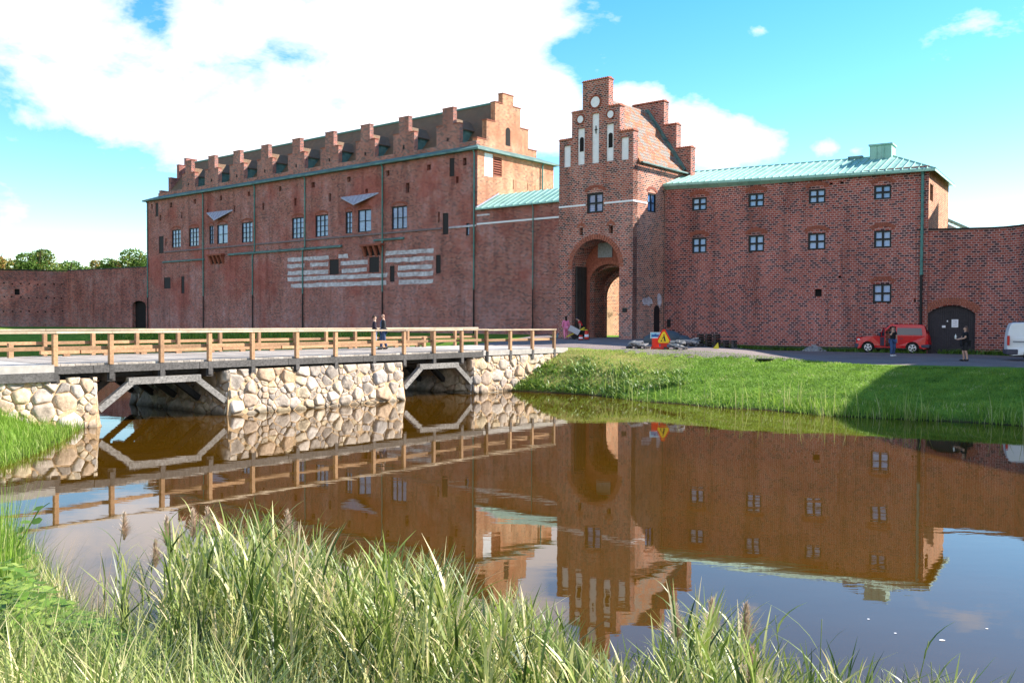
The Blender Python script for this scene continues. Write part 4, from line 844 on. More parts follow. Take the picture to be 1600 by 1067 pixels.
def abutment(name,label,s0,s1,zt,seed,top=None,tip=True):
    t=thing(name,BR.pt((s0+s1)/2,0,-BWID/2),label,'stone pier' if 'pier' in name else 'abutment')
    b=MB(); bat=.10; zb=-1.0; o=.10*(zt-zb)
    b.hexa([BR.pt(s0-o,zb,o+.025),BR.pt(s1+o,zb,o+.025),BR.pt(s1+o,zb,-BWID-o),BR.pt(s0-o,zb,-BWID-o),BR.pt(s0,zt-.06,.025),BR.pt(s1,zt-.06,.025),BR.pt(s1,zt-.08,-BWID),BR.pt(s0,zt-.08,-BWID)]) if top is None else None
    if top:
        n_=12
        for i in range(n_):
            a_=s0+(s1-s0)*i/n_; c_=s0+(s1-s0)*(i+1)/n_; za_=top(a_)-.08; zc2=top(c_)-.08
            b.hexa([BR.pt(a_,zb,o+.025),BR.pt(c_,zb,o+.025),BR.pt(c_,zb,-BWID),BR.pt(a_,zb,-BWID),BR.pt(a_,za_,.025),BR.pt(c_,zc2,.025),BR.pt(c_,zc2,-BWID),BR.pt(a_,za_,-BWID)])
    b.build('core',MT['mortar'],t)
    m_=MB(); stones(m_,brf(0,bat,zt),s0-.05,s1+.05,-.5,zt+.02,.52,seed,top=top)
    fl=lambda s,z,n: BR.pt(s0-n-(zt-z)*bat,z,-s); fr=lambda s,z,n: BR.pt(s1+n+(zt-z)*bat,z,-s)
    stones(m_,fl,-.1,BWID,-.5,zt,.8,seed+1); stones(m_,fr,-.1,BWID,-.5,zt,.8,seed+2)
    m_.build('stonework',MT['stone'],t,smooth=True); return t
sA=BR.sz(146,640)[0]; sP0=BR.sz(625,600)[0]; sP1=BR.sz(357,610)[0]; sB=BR.sz(738,590)[0]
abutment('bridge_abutment','boulder abutment under the left end of the bridge with grass growing against it',sA,sA+9,1.66,11)
abutment('bridge_pier','boulder masonry pier standing in the water between the two bridge openings',sP0,sP1,1.70,23)
sBe=BR.sz(848,560)[0]
tpB=lambda s: 1.84
abutment('bridge_abutment','boulder abutment under the right end of the bridge beside the grassy bank',sBe-2.5,sB,1.80,37,top=tpB)
# ------------------------------------------------------------------ BRIDGE
bg=thing('footbridge',BR.pt((sP0+sP1)/2,0,-BWID/2),'long wooden footbridge with pale plank deck and timber railings on dark struts','bridge')
sK=BR.sz(753,548)[0]; sLd=BR.sz(82,570)[0]
dk=MB(); n_=int((sLd-sK)/.24)
for i in range(n_):
    a_=sK+(sLd-sK)*i/n_; b_=a_+(sLd-sK)/n_-.012; dz=random.uniform(-.004,.004); dk.fbox(BR,a_,ZD-.07+dz,.02,b_,ZD+dz,-BWID-.05,0,random.random())
dk.build('deck',MT['planks'],bg)
s_=sK
while s_<sLd-.1:
    e_=min(s_+3.9,sLd)
    for na_,nb3 in ((.02,.12),(-BWID-.05,-BWID-.15)):
        eb=MB(); eb.fbox(BR,s_+.01,ZD-.32,na_,e_-.01,ZD-.072,nb3,0,random.random()); eb.build('edge_beam',MT['timber_grey'],bg)
    s_=e_
st=MB(); 
for n0 in (-.35,-1.9,-3.5,-5.1,-6.7): st.fbox(BR,sK,ZD-.50,n0,sLd,ZD-.325,n0-.28,0,.3)
st.build('girder',MT['timber_black'],bg)
# cross beams ends at each post
near_u=[84.5,172,251,326,393,462.5,523,582.4,630,676.6,720]
far_u=[69,144.5,213,277.5,343,403.5,460,508.6,554,598,636,674,710,743]
near_end=[759,796,830.6,864.5]
cb=MB()
for u in near_u: s_=BR.sz(u,560)[0]; cb.fbox(BR,s_-.14,ZD-.62,.08,s_+.14,ZD-.33,-BWID-.1,0,random.random())
cb.build('cross_beam',MT['timber_black'],bg)
# strut frames
def frame(sa,sb,zlow):
    for k,n0 in enumerate((.02,-1.75,-3.5,-5.2,-6.9)):
        f_=MB(); w=(sb-sa); t0=sa+w*.27; t1=sb-w*.27; zt=ZD-.66; th=.24
        mat='timber_worn' if k==0 else 'timber_black'  # frames behind the first are black, shade under the deck put into their colour
        f_.beam(BR.pt(t0-.25,zt,n0),BR.pt(t1+.25,zt,n0),.22,th,0,.6); f_.beam(BR.pt(sa+.05,zlow,n0),BR.pt(t0+.02,zt+.06,n0),.2,.22,0,.4); f_.beam(BR.pt(sb-.05,zlow,n0),BR.pt(t1-.02,zt+.06,n0),.2,.22,0,.8)
        f_.build('strut_frame',MT[mat],bg)
frame(sP1+.15,sA-.1,.55); frame(sB+.1,sP0-.15,.55)
def rail_run(parent, us, off, h, cover=True, black_from=None, endtall=False, s_ext=None):
    ss=[BR.sz(u,550,off)[0] for u in us]; ss.sort()
    for s_ in ss:
        p=MB(); z0=ZD-.55 if off>=-.2 else ZD-.3
        p.fbox(BR,s_-.075,ZD-.06 if True else z0,off+.12,s_+.075,ZD+h-.075,off-.03,0,random.random()); po=p.build('post',MT['timber'],parent,bevel=.012)
        p=MB(); p.fbox(BR,s_-.08,z0,off+.125,s_+.08,ZD-.065,off-.03,0,random.random()); p.build('post_foot',MT['timber_grey'],po)
    a_,b_=ss[0],ss[-1]; 
    if s_ext: b_=s_ext
    x=a_-.1
    pts=[a_-.1]+ss[1:]+([b_] if s_ext else [])
    for i in range(len(pts)-1):
        z=ZD+h; c=random.random(); r_=MB(); r_.fbox(BR,pts[i]+.004,z-.07,off+.15,pts[i+1]-.004,z+.005+.0,off-.06,0,c); r_.build('top_rail',MT['timber_top'],parent,bevel=.008)
        r_=MB(); r_.fbox(BR,pts[i]+(.0),z-.62,off-.032,pts[i+1],z-.49,off-.11,0,random.random()); r_.build('middle_rail',MT['timber'],parent,bevel=.01)
    return ss
HR=1.06
rail_run(bg,near_u+near_end[:1],0.0,HR,s_ext=BR.sz(-70,560)[0])
rail_run(bg,near_end,0.0,HR-.02)
rail_run(bg,far_u,-BWID-.05,HR,s_ext=BR.sz(-70,540,-BWID)[0])
# posts further left, carried on the land
for u,off in ((-12,0.0),(-10,-BWID-.05)):
    s_=BR.sz(u,560,off)[0]; p=MB(); p.fbox(BR,s_-.075,1.6,off+.12,s_+.075,ZD+HR-.075,off-.03,0,.5); p.build('post',MT['timber'],bg,bevel=.012)
# inner kerb timbers
kb=MB(); s0=BR.sz(661,541,-BWID+.6)[0]; s1=BR.sz(60,555,-BWID+.6)[0]; x=s0
while x<s1: e=min(x+3.2,s1); kb.fbox(BR,x+.03,ZD+.09,-BWID+.75,e-.03,ZD+.30,-BWID+.6,0,random.random()); x=e
x=s0+.4
while x<s1: kb.fbox(BR,x,ZD,-BWID+.74,x+.25,ZD+.09,-BWID+.61,0,.1); x+=1.6
kb.build('kerb_timber',MT['timber'],bg)
for u in (15,661): s_=BR.sz(u,545,-BWID+.8)[0]; p=MB(); p.fbox(BR,s_-.09,ZD-.02,-BWID+.95,s_+.09,ZD+.55,-BWID+.77,0,.4); p.build('kerb_post',MT['timber'],bg,bevel=.012)
# concrete slab at both ends
cs_=MB(); sEnd=BR.sz(868,545)[0]-1.0
cs_.fbox(BR,sEnd,1.85,.10,sK-.01,ZD-.01,-BWID-.1); cs_.build('approach_slab',MT['concrete'],bg)
cs_=MB(); cs_.fbox(BR,sLd+.01,1.87,.16,sLd+14,ZD-.01,-BWID-.2); cs_.build('approach_slab',MT['concrete'],bg)
q=MB(); q.fbox(BR,sLd+.05,1.58,.20,sLd+14,1.865,.04,0,.7); q.build('sill_beam',MT['timber_grey'],bg)
# ------------------------------------------------------------------ VEGETATION
def ground_pts(n, x0,x1,y0,y1, cond):
    xs=rng.uniform(x0,x1,n*6); ys=rng.uniform(y0,y1,n*6); m=cond(xs,ys); xs=xs[m][:n]; ys=ys[m][:n]; return xs,ys,height(xs,ys)
def blades(xs,ys,zs,h,w,lean,col,segs=3,az=None,curve=1.0,droop=0.0):
    """tapered curved strips; arrays -> V,F(quads),C"""
    n=len(xs); az=rng.uniform(0,2*np.pi,n) if az is None else az
    dx=np.cos(az); dy=np.sin(az); sx=-dy; sy=dx; tw=rng.uniform(-.6,.6,n); wx=sx*np.cos(tw)+dx*np.sin(tw); wy=sy*np.cos(tw)+dy*np.sin(tw)
    Vs=[];Cs=[]
    for k in range(segs+1):
        t=k/segs; ww=w*(1-t)**.7*.5+.0005 if k else w*.35
        out=lean*h*(t**(1+curve)); z=zs+h*(t-droop*t**3)
        for sg in (-1,1): Vs.append(np.stack([xs+dx*out+sg*wx*ww,ys+dy*out+sg*wy*ww,z],1)); Cs.append(col)
    V=np.stack(Vs,1).reshape(-1,3); C=np.stack(Cs,1).reshape(-1); m=2*(segs+1); base=np.arange(n)*m; Fq=[]
    for k in range(segs): Fq.append(np.stack([base+2*k,base+2*k+1,base+2*k+3,base+2*k+2],1))
    return V,np.stack(Fq,1).reshape(-1,4),C
def join(parts):
    V=[];Fq=[];C=[];o=0
    for v,f,c in parts: V.append(v);Fq.append(f+o);C.append(c);o+=len(v)
    return np.concatenate(V),np.concatenate(Fq),np.concatenate(C)
isl=lambda x,y:sdist(x,y,island); nr_=lambda x,y:sdist(x,y,near)
# right bank: short turf, taller sward, shore grass
P_=[]
xs,ys,zs=ground_pts(60000,0,34,28,62,lambda x,y:(isl(x,y)>.1)&(isl(x,y)<8.2-2.9*sst((9-x)/6))&(x>-1.2)&(x<.60*y+2))
col=np.clip(rng.uniform(.15,.8,len(xs))+.22*np.sin(xs*1.1+ys*.6)*np.sin(ys*1.7-xs*.4)+.15*np.sin(xs*3.1)*np.sin(ys*4.3),0,1); d_=np.hypot(xs-2.9,ys-48.5); d_=np.hypot(xs-3.4,ys-48.0); col=np.where(d_+rng.normal(0,.7,len(xs))<5.6,np.clip(col*.3+.72,0,1),col)
P_.append(blades(xs,ys,zs-.02,rng.uniform(.04,.12,len(xs)),rng.uniform(.02,.05,len(xs)),rng.uniform(0,.9,len(xs)),col,2))
g=npmesh('lawn_grass',*join(P_)[:2],MT['grass_leaf'],join(P_)[2]); tag(g,'short green turf covering the sunlit castle bank','grass',kind='stuff')
P_=[]
xs,ys,zs=ground_pts(16000,4,36,26,50,lambda x,y:(isl(x,y)>-.25)&(isl(x,y)<1.9)&(x<.60*y+2)&(x>5+rng.uniform(-2,3,len(x)))&(rng.uniform(0,1,len(x))<np.clip(.55+.6*np.sin(x*1.9+y*.8)*np.sin(x*.7),.12,1)))
dd_=isl(xs,ys); hh=rng.uniform(.15,.5,len(xs))*np.clip(1.15-dd_*.38,.2,1)*np.where(xs<9,.5,np.where(xs<13,.9,1.2))
P_.append(blades(xs,ys,np.maximum(zs,0)-.03,hh,rng.uniform(.02,.045,len(xs)),rng.uniform(.1,.6,len(xs)),rng.uniform(.3,1,len(xs)),3))
k=rng.choice(np.where(dd_<.8)[0],110); P_.append(blades(xs[k],ys[k],np.maximum(zs[k],0),rng.uniform(.9,1.35,len(k)),np.full(len(k),.035),rng.uniform(.05,.3,len(k)),rng.uniform(.8,1,len(k)),3))
V_,F_,C_=join(P_); g=npmesh('shore_grass',V_,F_,MT['grass_leaf'],C_); tag(g,'tall pale grass fringe along the waterline of the far bank','grass',kind='stuff')
# leafy weeds on the dry part of the bank beside the abutment
P_=[]
xs,ys,zs=ground_pts(9000,-3,9,42,56,lambda x,y:(isl(x,y)>.1)&(isl(x,y)<4.2)&(rng.uniform(0,1,len(x))<np.clip(1.0-isl(x,y)*.22,0,1)*np.clip(.5+.8*np.sin(x*2.1+y)*np.sin(y*1.6-x*.5),.1,1)))
P_.append(blades(xs,ys,zs-.02,rng.uniform(.10,.28,len(xs)),rng.uniform(.06,.14,len(xs)),rng.uniform(.5,1.6,len(xs)),rng.uniform(0,1,len(xs)),2))
V_,F_,C_=join(P_); g=npmesh('bank_weeds',V_,F_,MT['weed_leaf'],C_); tag(g,'low leafy weeds on the dry bank beside the bridge end','weeds',kind='stuff')
# weeds at the wall foot
P_=[]
for (a_,b_,n_) in ((J0,R0,2600),(R0,Vector((30.5,56,0)),900)):
    t=rng.uniform(.15,1,n_); e=(b_-a_); nrm=Vector((e.y,-e.x,0)).normalized()*(1 if True else 1)
    if nrm.y>0: nrm=-nrm
    o_=np.abs(rng.normal(0,.25,n_))+.1; xs=a_.x+e.x*t+nrm.x*o_; ys=a_.y+e.y*t+nrm.y*o_; P_.append(blades(xs,ys,height(xs,ys),rng.uniform(.1,.4,n_),rng.uniform(.04,.09,n_),rng.uniform(.2,1.2,n_),rng.uniform(0,.5,n_),2))
V_,F_,C_=join(P_); g=npmesh('wall_weeds',V_,F_,MT['weed_leaf'],C_); tag(g,'dark green weeds along the foot of the brick walls','weeds',kind='stuff')
# weeds on the strip of land behind the bridge
P_=[]; n_=5000; t=rng.uniform(0,1,n_); o_=rng.uniform(9,12.3,n_); p0=MAIN.pt(2,0,0); p1=MAIN.pt(58,0,0)
xs=p0.x+(p1.x-p0.x)*t+N.x*o_; ys=p0.y+(p1.y-p0.y)*t+N.y*o_; P_.append(blades(xs,ys,np.maximum(height(xs,ys),0),rng.uniform(.2,.9,n_),rng.uniform(.05,.12,n_),rng.uniform(.2,.9,n_),rng.uniform(.1,.9,n_),3))
V_,F_,C_=join(P_); g=npmesh('bank_weeds',V_,F_,MT['grass_leaf'],C_); tag(g,'rough green growth on the bank behind the bridge railings','weeds',kind='stuff')
# near left bank grass, against the abutment
P_=[]
xs,ys,zs=ground_pts(14000,-19,-6,7,30,lambda x,y:(nr_(x,y)>-.15)&(nr_(x,y)<4)&(x>-.60*y-1.5))
dist=np.hypot(xs,ys)
P_.append(blades(xs,ys,np.maximum(zs,0)-.03,rng.uniform(.12,.45,len(xs)),rng.uniform(.012,.028,len(xs)),rng.uniform(.1,.7,len(xs)),rng.uniform(.3,.95,len(xs)),3))
V_,F_,C_=join(P_); g=npmesh('bank_grass',V_,F_,MT['grass_leaf'],C_); tag(g,'long bright grass on the near left bank below the stone abutment','grass',kind='stuff')
# REEDS in the foreground
shore=[(-6.6,12),(-5.0,10.2),(-3.4,9.3),(-1.5,8.6),(0,7.9),(2,6.9),(4,6.0),(8,4.6)]
def outline(u):   # highest allowed image row of the reed tops
    k=[(-50,900),(60,930),(120,960),(170,840),(230,860),(270,800),(340,785),(420,800),(480,815),(560,835),(640,855),(700,880),(760,910),(800,905),(850,945),(900,990),(960,990),(1010,1000),(1050,940),(1100,925),(1160,950),(1210,990),(1290,1015),(1400,1040),(1500,1045),(1620,1062),(1900,1100)]
    return np.interp(u,[a for a,_ in k],[b for _,b in k])
n_=4100
ys=rng.uniform(4.4,9.8,n_); us=rng.uniform(150,1720,n_); xs=(us-800)/F*ys
sd=nr_(xs,ys); ok=(sd>-1.1)&(sd<3.2)&((us>250)|(rng.uniform(0,1,n_)<.25))
xs,ys,us,sd=xs[ok],ys[ok],us[ok],sd[ok]; gz_=np.maximum(height(xs,ys),0)
vt=outline(us)+np.abs(rng.normal(0,1,len(us)))*rng.choice([14,60,130],len(us),p=[.22,.43,.35])+22*np.sin(us*.045)*np.sin(us*.017+2)+14; zt=CH-(vt-501)*ys/F
hh=zt-gz_; ok=(hh>.35); 
dens=np.interp(us,[150,260,850,900,1000,1060,1180,1300,1700],[.3,1,1,.55,.5,.8,.7,.35,.25]); clump=.5+.5*np.sin(us*.031+1.3)*np.sin(ys*2.9+us*.012)+.35*np.sin(us*.083+ys*1.7); dens=dens*np.clip(.45+clump*.8,.15,1.1); ok&=rng.uniform(0,1,len(us))<dens
xs,ys,us,gz_,hh=[a[ok] for a in (xs,ys,us,gz_,hh)]; hh=np.clip(hh,.4,2.3); print('reeds',len(xs))
def reed_arrays(xs,ys,z0,hh,leafmul=1.0):
    n=len(xs); parts=[]; az=rng.normal(.5,1.0,n); lean=rng.uniform(.03,.22,n)
    col=np.clip(rng.normal(.50,.24,n),0,1)
    parts.append(blades(xs,ys,z0-.1,hh*.95+.1,np.full(n,.012),lean,np.clip(col+.2,0,.85),4,az=az,curve=.6))
    for k in range(8):
        t=rng.uniform(.22,.93,n); m=rng.uniform(0,1,n)<.9*leafmul; out=lean*(hh*.95)*t**1.6
        bx=xs+np.cos(az)*out; by=ys+np.sin(az)*out; bz=z0+hh*.95*t
        ln=np.minimum(rng.uniform(.20,.52,n),hh*.45+.1); elev=rng.uniform(.8,3.4,n)   # height/outwards ratio
        a2=az+rng.uniform(-.5,.5,n)+np.where(rng.uniform(0,1,n)<.5,0,np.pi)*1.0+rng.normal(0,.5,n)
        h2=ln*elev/np.sqrt(1+elev**2); l2=1/elev*rng.uniform(.8,1.6,n)
        # do not exceed the plant's own height by much
        h2=np.minimum(h2,np.maximum((z0+hh*1.04)-bz,.06))
        c2=np.clip(col+rng.normal(0,.22,n),0,1)
        v,f,c=blades(bx[m],by[m],bz[m],h2[m],rng.uniform(.009,.024,n)[m],l2[m],c2[m],4,az=a2[m],curve=.45,droop=.06)
        parts.append((v,f,c))
    return join(parts)
V_,F_,C_=reed_arrays(xs,ys,gz_,hh); g=npmesh('reed_bed',V_,F_,MT['reed_leaf'],C_); tag(g,'dense bed of green reeds along the near water edge','reeds',kind='stuff')
# tall single stems and flowering reeds as things
fl=[(172,800,8.9,1),(226,842,8.6,1),(262,806,8.4,1),(305,795,8.0,1),(338,792,8.1,1),(420,795,8.0,1),(480,812,7.9,0),(655,860,7.2,0),(1078,938,6.2,1),(1112,930,6.1,1),(1138,936,6.0,1),(1163,1005,5.8,1),(1240,962,5.9,0),(1284,968,5.7,0),(1412,1002,5.4,0),(1478,1035,5.3,0)]
lab=['leftmost flowering reed with a broad feathery tan plume over the water','short flowering reed with a pale pink plume, second from the left edge','flowering reed with narrow brown plume at the left end of the reed bed','flowering reed with rusty plume rising from the left of the reed bed','flowering reed with tilted reddish plume above the reed bed','flowering reed with tan plume in front of the reflected long wing','bare topped reed standing a little above the reed bed','slender reed without a plume in the middle of the reed bed','left one of the three close plumed reeds before the gate tower reflection','middle one of the three close plumed reeds before the gate tower reflection','right one of the three close plumed reeds before the gate tower reflection','small plumed reed low beside the three close plumed reeds','two leaved green reed sticking up over open blue water','long leaning reed blade arching right over the blue water','thin upright straw coloured reed stem near the right corner','last leafy reed at the bottom right edge']
for i,(u,v,y,pm) in enumerate(fl):
    x=(u-800)/F*y; z0=max(hz(x,y),0); zt=CH-(v-501)*y/F; h=zt-z0
    t=thing('reed',(x,y,z0),lab[i],'reed','tall single reeds')
    lx=random.uniform(-.12,.18); pts=[Vector((x+lx*(k/6)**2*1.2,y,z0+h*k/6*(1 if not pm else .97))) for k in range(7)]
    s=MB(); s.tube(pts,[.006,.006,.0055,.005,.004,.003,.0025],5,0,.5); s.build('stem',MT['reed_leaf'],t,smooth=True)
    m=10; tt=rng.uniform(.35,.93,m); bx=np.array([pts[0].x+lx*1.2*a*a for a in tt]); by=np.full(m,y); bz=z0+h*tt
    az=np.where(np.arange(m)%2,0.3,np.pi-.3)+rng.normal(0,.5,m); vv=blades(bx,by,bz,rng.uniform(.15,.38,m),rng.uniform(.014,.022,m),rng.uniform(.4,1.1,m),rng.uniform(.2,.8,m),5,az=az,curve=.8,droop=.2)
    V0=vv[0]-np.array([[x,y,z0]]); npmesh('foliage',V0,vv[1],MT['reed_leaf'],vv[2],parent=t)
    if pm:
        m=420; tt=rng.uniform(0,1,m); L_=.30; zb=zt-L_; bx=np.array([pts[-1].x]*m)+rng.normal(0,.004,m); bz=zb+tt*L_*.8
        vv=blades(bx,by[0]+rng.normal(0,.004,m),bz,rng.uniform(.04,.095,m)*(1.25-tt*.6),np.full(m,.010),rng.uniform(.3,1.5,m)*(1.25-tt),rng.uniform(0,1,m),2,az=rng.normal(.2,1.5,m))
        npmesh('plume',vv[0]-np.array([[x,y,z0]]),vv[1],MT['plume'],vv[2],parent=t)
# under-growth grass on the near bank, bottom edge
P_=[]
xs,ys,zs=ground_pts(24000,-7,7,3.6,9.4,lambda x,y:(nr_(x,y)>.1)&(abs(x)<.62*y+.6))
P_.append(blades(xs,ys,zs-.03,rng.uniform(.2,.6,len(xs)),rng.uniform(.007,.015,len(xs)),rng.uniform(.2,1.1,len(xs)),rng.uniform(.2,1,len(xs)),3))
xs2,ys2,zs2_=ground_pts(5000,-9,-3,6,14,lambda x,y:(nr_(x,y)>.0)&(x>-.62*y-.5)&(x<-.36*y))
P_.append(blades(xs2,ys2,zs2_-.03,rng.uniform(.3,.8,len(xs2)),rng.uniform(.008,.016,len(xs2)),rng.uniform(.2,1.0,len(xs2)),rng.uniform(.2,1,len(xs2)),3))
V_,F_,C_=join(P_); g=npmesh('bank_grass',V_,F_,MT['reed_leaf'],C_); tag(g,'tangled grass under the reeds at the bottom edge','grass',kind='stuff')
n_=900; ys=rng.uniform(7.4,8.8,n_); us=rng.uniform(-60,34,n_)-rng.exponential(8,n_); xs=(us-800)/F*ys; z0=np.maximum(height(xs,ys),0); vt=rng.uniform(735,930,n_)+np.clip(us,0,60)*1.5; hh=CH-(vt-501)*ys/F-z0
vv=blades(xs,ys,z0,hh,rng.uniform(.008,.016,n_),rng.uniform(0,.22,n_),rng.uniform(.3,1,n_),4)
g=npmesh('tall_grass',vv[0],vv[1],MT['grass_leaf'],vv[2]); tag(g,'tall bright grass standing at the left edge above the bindweed','grass',kind='stuff')
# broad-leaved nettles bottom left
def leafquads(c, r, az, tilt, col):
    n=len(c); out=np.stack([np.cos(az)*np.cos(tilt),np.sin(az)*np.cos(tilt),np.sin(tilt)],1); sd=np.stack([-np.sin(az),np.cos(az),np.zeros(n)],1); up=np.cross(sd,out)
    R_=r[:,None]; p=[c,c+out*R_*.35+sd*R_*.38-up*R_*.05,c+out*R_*.75+sd*R_*.28,c+out*R_*1.1-up*R_*.18,c+out*R_*.75-sd*R_*.28,c+out*R_*.35-sd*R_*.38-up*R_*.05,c+out*R_*.5+up*R_*-.1]
    V=np.stack(p,1).reshape(-1,3); b=np.arange(n)*7; Fq=np.concatenate([np.stack([b,b+1,b+2,b+6],1),np.stack([b+6,b+2,b+3,b+4],1),np.stack([b,b+6,b+4,b+5],1)]); return V,Fq,np.repeat(col,7)
n_=420; ys=rng.uniform(5.5,9.5,n_); us=rng.uniform(-20,300,n_)*np.where(rng.uniform(0,1,n_)<.6,.75,1); xs=(us-800)/F*ys; ok=nr_(xs,ys)>.05; xs,ys=xs[ok],ys[ok]; z0=height(xs,ys)
vt=np.interp((xs/ys*F+800),[0,60,120,170,260,320],[880,930,960,985,1040,1065])+rng.uniform(0,70,len(xs)); hh=np.clip(CH-(vt-501)*ys/F-z0,.15,1.6)
st=blades(xs,ys,z0-.05,hh+.05,np.full(len(xs),.01),np.full(len(xs),.1),np.full(len(xs),.4),3,az=np.zeros(len(xs)))
cs=[];rs=[];azs=[]
for i in range(len(xs)):
    for k in range(int(hh[i]/.10)+3):
        t=1-k*.10/max(hh[i],.2)
        if t<.1: break
        for q in range(2): cs.append((xs[i]+.1*hh[i]*t*t,ys[i],z0[i]+hh[i]*t)); rs.append(random.uniform(.075,.13)*(1.15-.4*t)); azs.append(k*1.57+q*math.pi+random.uniform(-.3,.3))
lf=leafquads(np.array(cs),np.array(rs),np.array(azs),rng.uniform(-.5,.35,len(cs)),rng.uniform(.2,1,len(cs)))
V_,F_,C_=join([st,lf]); g=npmesh('nettles',V_,F_,MT['weed_leaf'],C_); tag(g,'low bright green leafy nettles in the bottom left corner','weeds',kind='stuff')
# dry branching stems at left
n_=130; ys=rng.uniform(6.5,9.0,n_); us=rng.uniform(20,150,n_); xs=(us-800)/F*ys; z0=np.maximum(height(xs,ys),0); vt=rng.uniform(840,1000,n_); hh=CH-(vt-501)*ys/F-z0
P_=[blades(xs,ys,z0,hh,np.full(n_,.007),rng.uniform(.1,.6,n_),rng.uniform(0,1,n_),5,az=rng.normal(.1,.4,n_),curve=.4)]
V_,F_,C_=join(P_); g=npmesh('dry_grass',V_,F_,MT['dry_stem'],C_); tag(g,'thin straw coloured dry stems leaning over the water at the left','dry grass',kind='stuff')
# bindweed climbing at the left edge
y=8.2; vine=thing('climbing_vine',((10-800)/F*y,y,max(0,hz((10-800)/F*y,y))),'climbing bindweed with broad dark green leaves at the left edge','plant')
path=[(8,1000),(14,950),(10,900),(25,860),(42,830),(60,800),(74,790)]; pp_=[Vector(((u-800)/F*y,y+random.uniform(-.05,.05),CH-(v-501)*y/F)) for u,v in path]
s=MB(); s.tube(pp_,[.007]*6+[.003],5,0,.3); s.build('stem',MT['weed_leaf'],vine)
cs=[];rs=[]
for u,v in [(66,797),(52,806),(68,812),(44,818),(34,830),(45,826),(30,845),(12,862),(26,866),(60,868),(48,874),(8,880),(20,893),(35,888),(8,905),(28,905),(5,930),(22,925),(12,955)]:
    cs.append(((u-800)/F*y,y+random.uniform(-.1,.1),CH-(v-501)*y/F+.02)); rs.append(random.uniform(.07,.12))
v_,f_,c_=leafquads(np.array(cs),np.array(rs),rng.uniform(-2.2,-.6,len(cs)),rng.uniform(-.9,.2,len(cs)),rng.uniform(.1,.6,len(cs)))
npmesh('foliage',v_-np.array(vine.location),f_,MT['weed_leaf'],c_,parent=vine)
# round leaves at bottom centre
y=5.0; dk_=thing('dock_plant',((815-800)/F*y,y,hz(0,5)),'dark green round leaved dock plant at the bottom centre','plant')
cs=[];rs=[]
for u,v in [(795,1055),(810,1062),(832,1058),(780,1066),(822,1070),(845,1068)]: cs.append(((u-800)/F*y,y,CH-(v-501)*y/F)); rs.append(.09)
v_,f_,c_=leafquads(np.array(cs),np.array(rs),rng.uniform(-2.6,-.5,len(cs)),rng.uniform(-.2,.7,len(cs)),rng.uniform(0,.4,len(cs)))
npmesh('foliage',v_-np.array(dk_.location),f_,MT['weed_leaf'],c_,parent=dk_)
s=MB(); 
for c in cs: s.tube([Vector((.055,5,hz(0,5))),Vector(c)],.006,5,0,.3)
s.build('stem',MT['weed_leaf'],dk_)
# ------------------------------------------------------------------ far trees
def tree(u0,u1,vtop,d,label,seed,tone=.0):
    rn=np.random.default_rng(seed); x=((u0+u1)/2-800)/F*d; wd=(u1-u0)/F*d/2*1.4; zt=CH+(498-vtop+9)/F*d; z0=2.2
    t=thing('tree',(x,d,z0),label,'tree','trees beyond the left curtain wall')
    tr=MB(); tr.tube([Vector((x,d,z0-.3)),Vector((x+.2,d,z0+zt*.3)),Vector((x-.1,d,zt*.75))],[wd*.09,wd*.07,.1],8)
    for k in range(7):
        a=k*.9; b=Vector((x,d,z0+(zt-z0)*(.3+.06*k))); tr.tube([b,b+Vector((math.cos(a)*wd*.6,math.sin(a)*wd*.6,(zt-z0)*.25))],[wd*.035,.05],6)
    tr.build('trunk',MT['bark'],t)
    cl=26; th=rn.uniform(0,2*np.pi,cl); rr=np.sqrt(rn.uniform(0,1,cl))*.72; cz=rn.uniform(.45,.84,cl)
    fac=np.sqrt(np.clip(1-((cz-.5)/.5)**2,0.05,1)); cx=x+np.cos(th)*rr*wd*fac; cy=d+np.sin(th)*rr*wd*fac; ccz=z0+(zt-z0)*cz
    per=230; q=rn.normal(0,1,(cl*per,3)); q/=np.linalg.norm(q,axis=1)[:,None]; q*=rn.uniform(.55,1,cl*per)[:,None]**.5; rad=np.repeat(rn.uniform(.22,.36,cl)*wd,per)
    c=np.stack([np.repeat(cx,per),np.repeat(cy,per),np.repeat(ccz,per)],1)+q*rad[:,None]*np.array([1,1,.8]); c[:,2]=np.minimum(c[:,2],zt+rn.uniform(-.3,.2,len(c)))
    s_=rn.uniform(.16,.34,len(c)); a=rn.normal(0,1,(len(c),3)); a/=np.linalg.norm(a,axis=1)[:,None]; b=np.cross(a,rn.normal(0,1,(len(c),3))); b/=np.linalg.norm(b,axis=1)[:,None]
    V=np.stack([c-a*s_[:,None],c-b*s_[:,None]*.6,c+a*s_[:,None],c+b*s_[:,None]*.6],1).reshape(-1,3); Fq=np.arange(len(V)).reshape(-1,4)
    C=np.repeat(np.clip(np.repeat(rn.uniform(.1,.75,cl),per)+rn.normal(0,.12,len(c))+tone,0,1),4)
    npmesh('crown',V-np.array([[x,d,z0]]),Fq,MT['tree_leaf'],C,parent=t)
tree(-40,36,396,185,'autumn tinged tree at the far left edge beyond the wall',1,.2)
tree(26,92,387,178,'tall rounded green tree left of centre beyond the left wall',2,.1)
tree(70,142,408,190,'low pale green bushy tree right of the rounded tree beyond the wall',3,.1)
tree(146,196,403,180,'low tree with reddish tips left of the one touching the brick wing',4,.2)
tree(172,250,391,176,'airy green tree half hidden by the left corner of the brick wing',5,0)
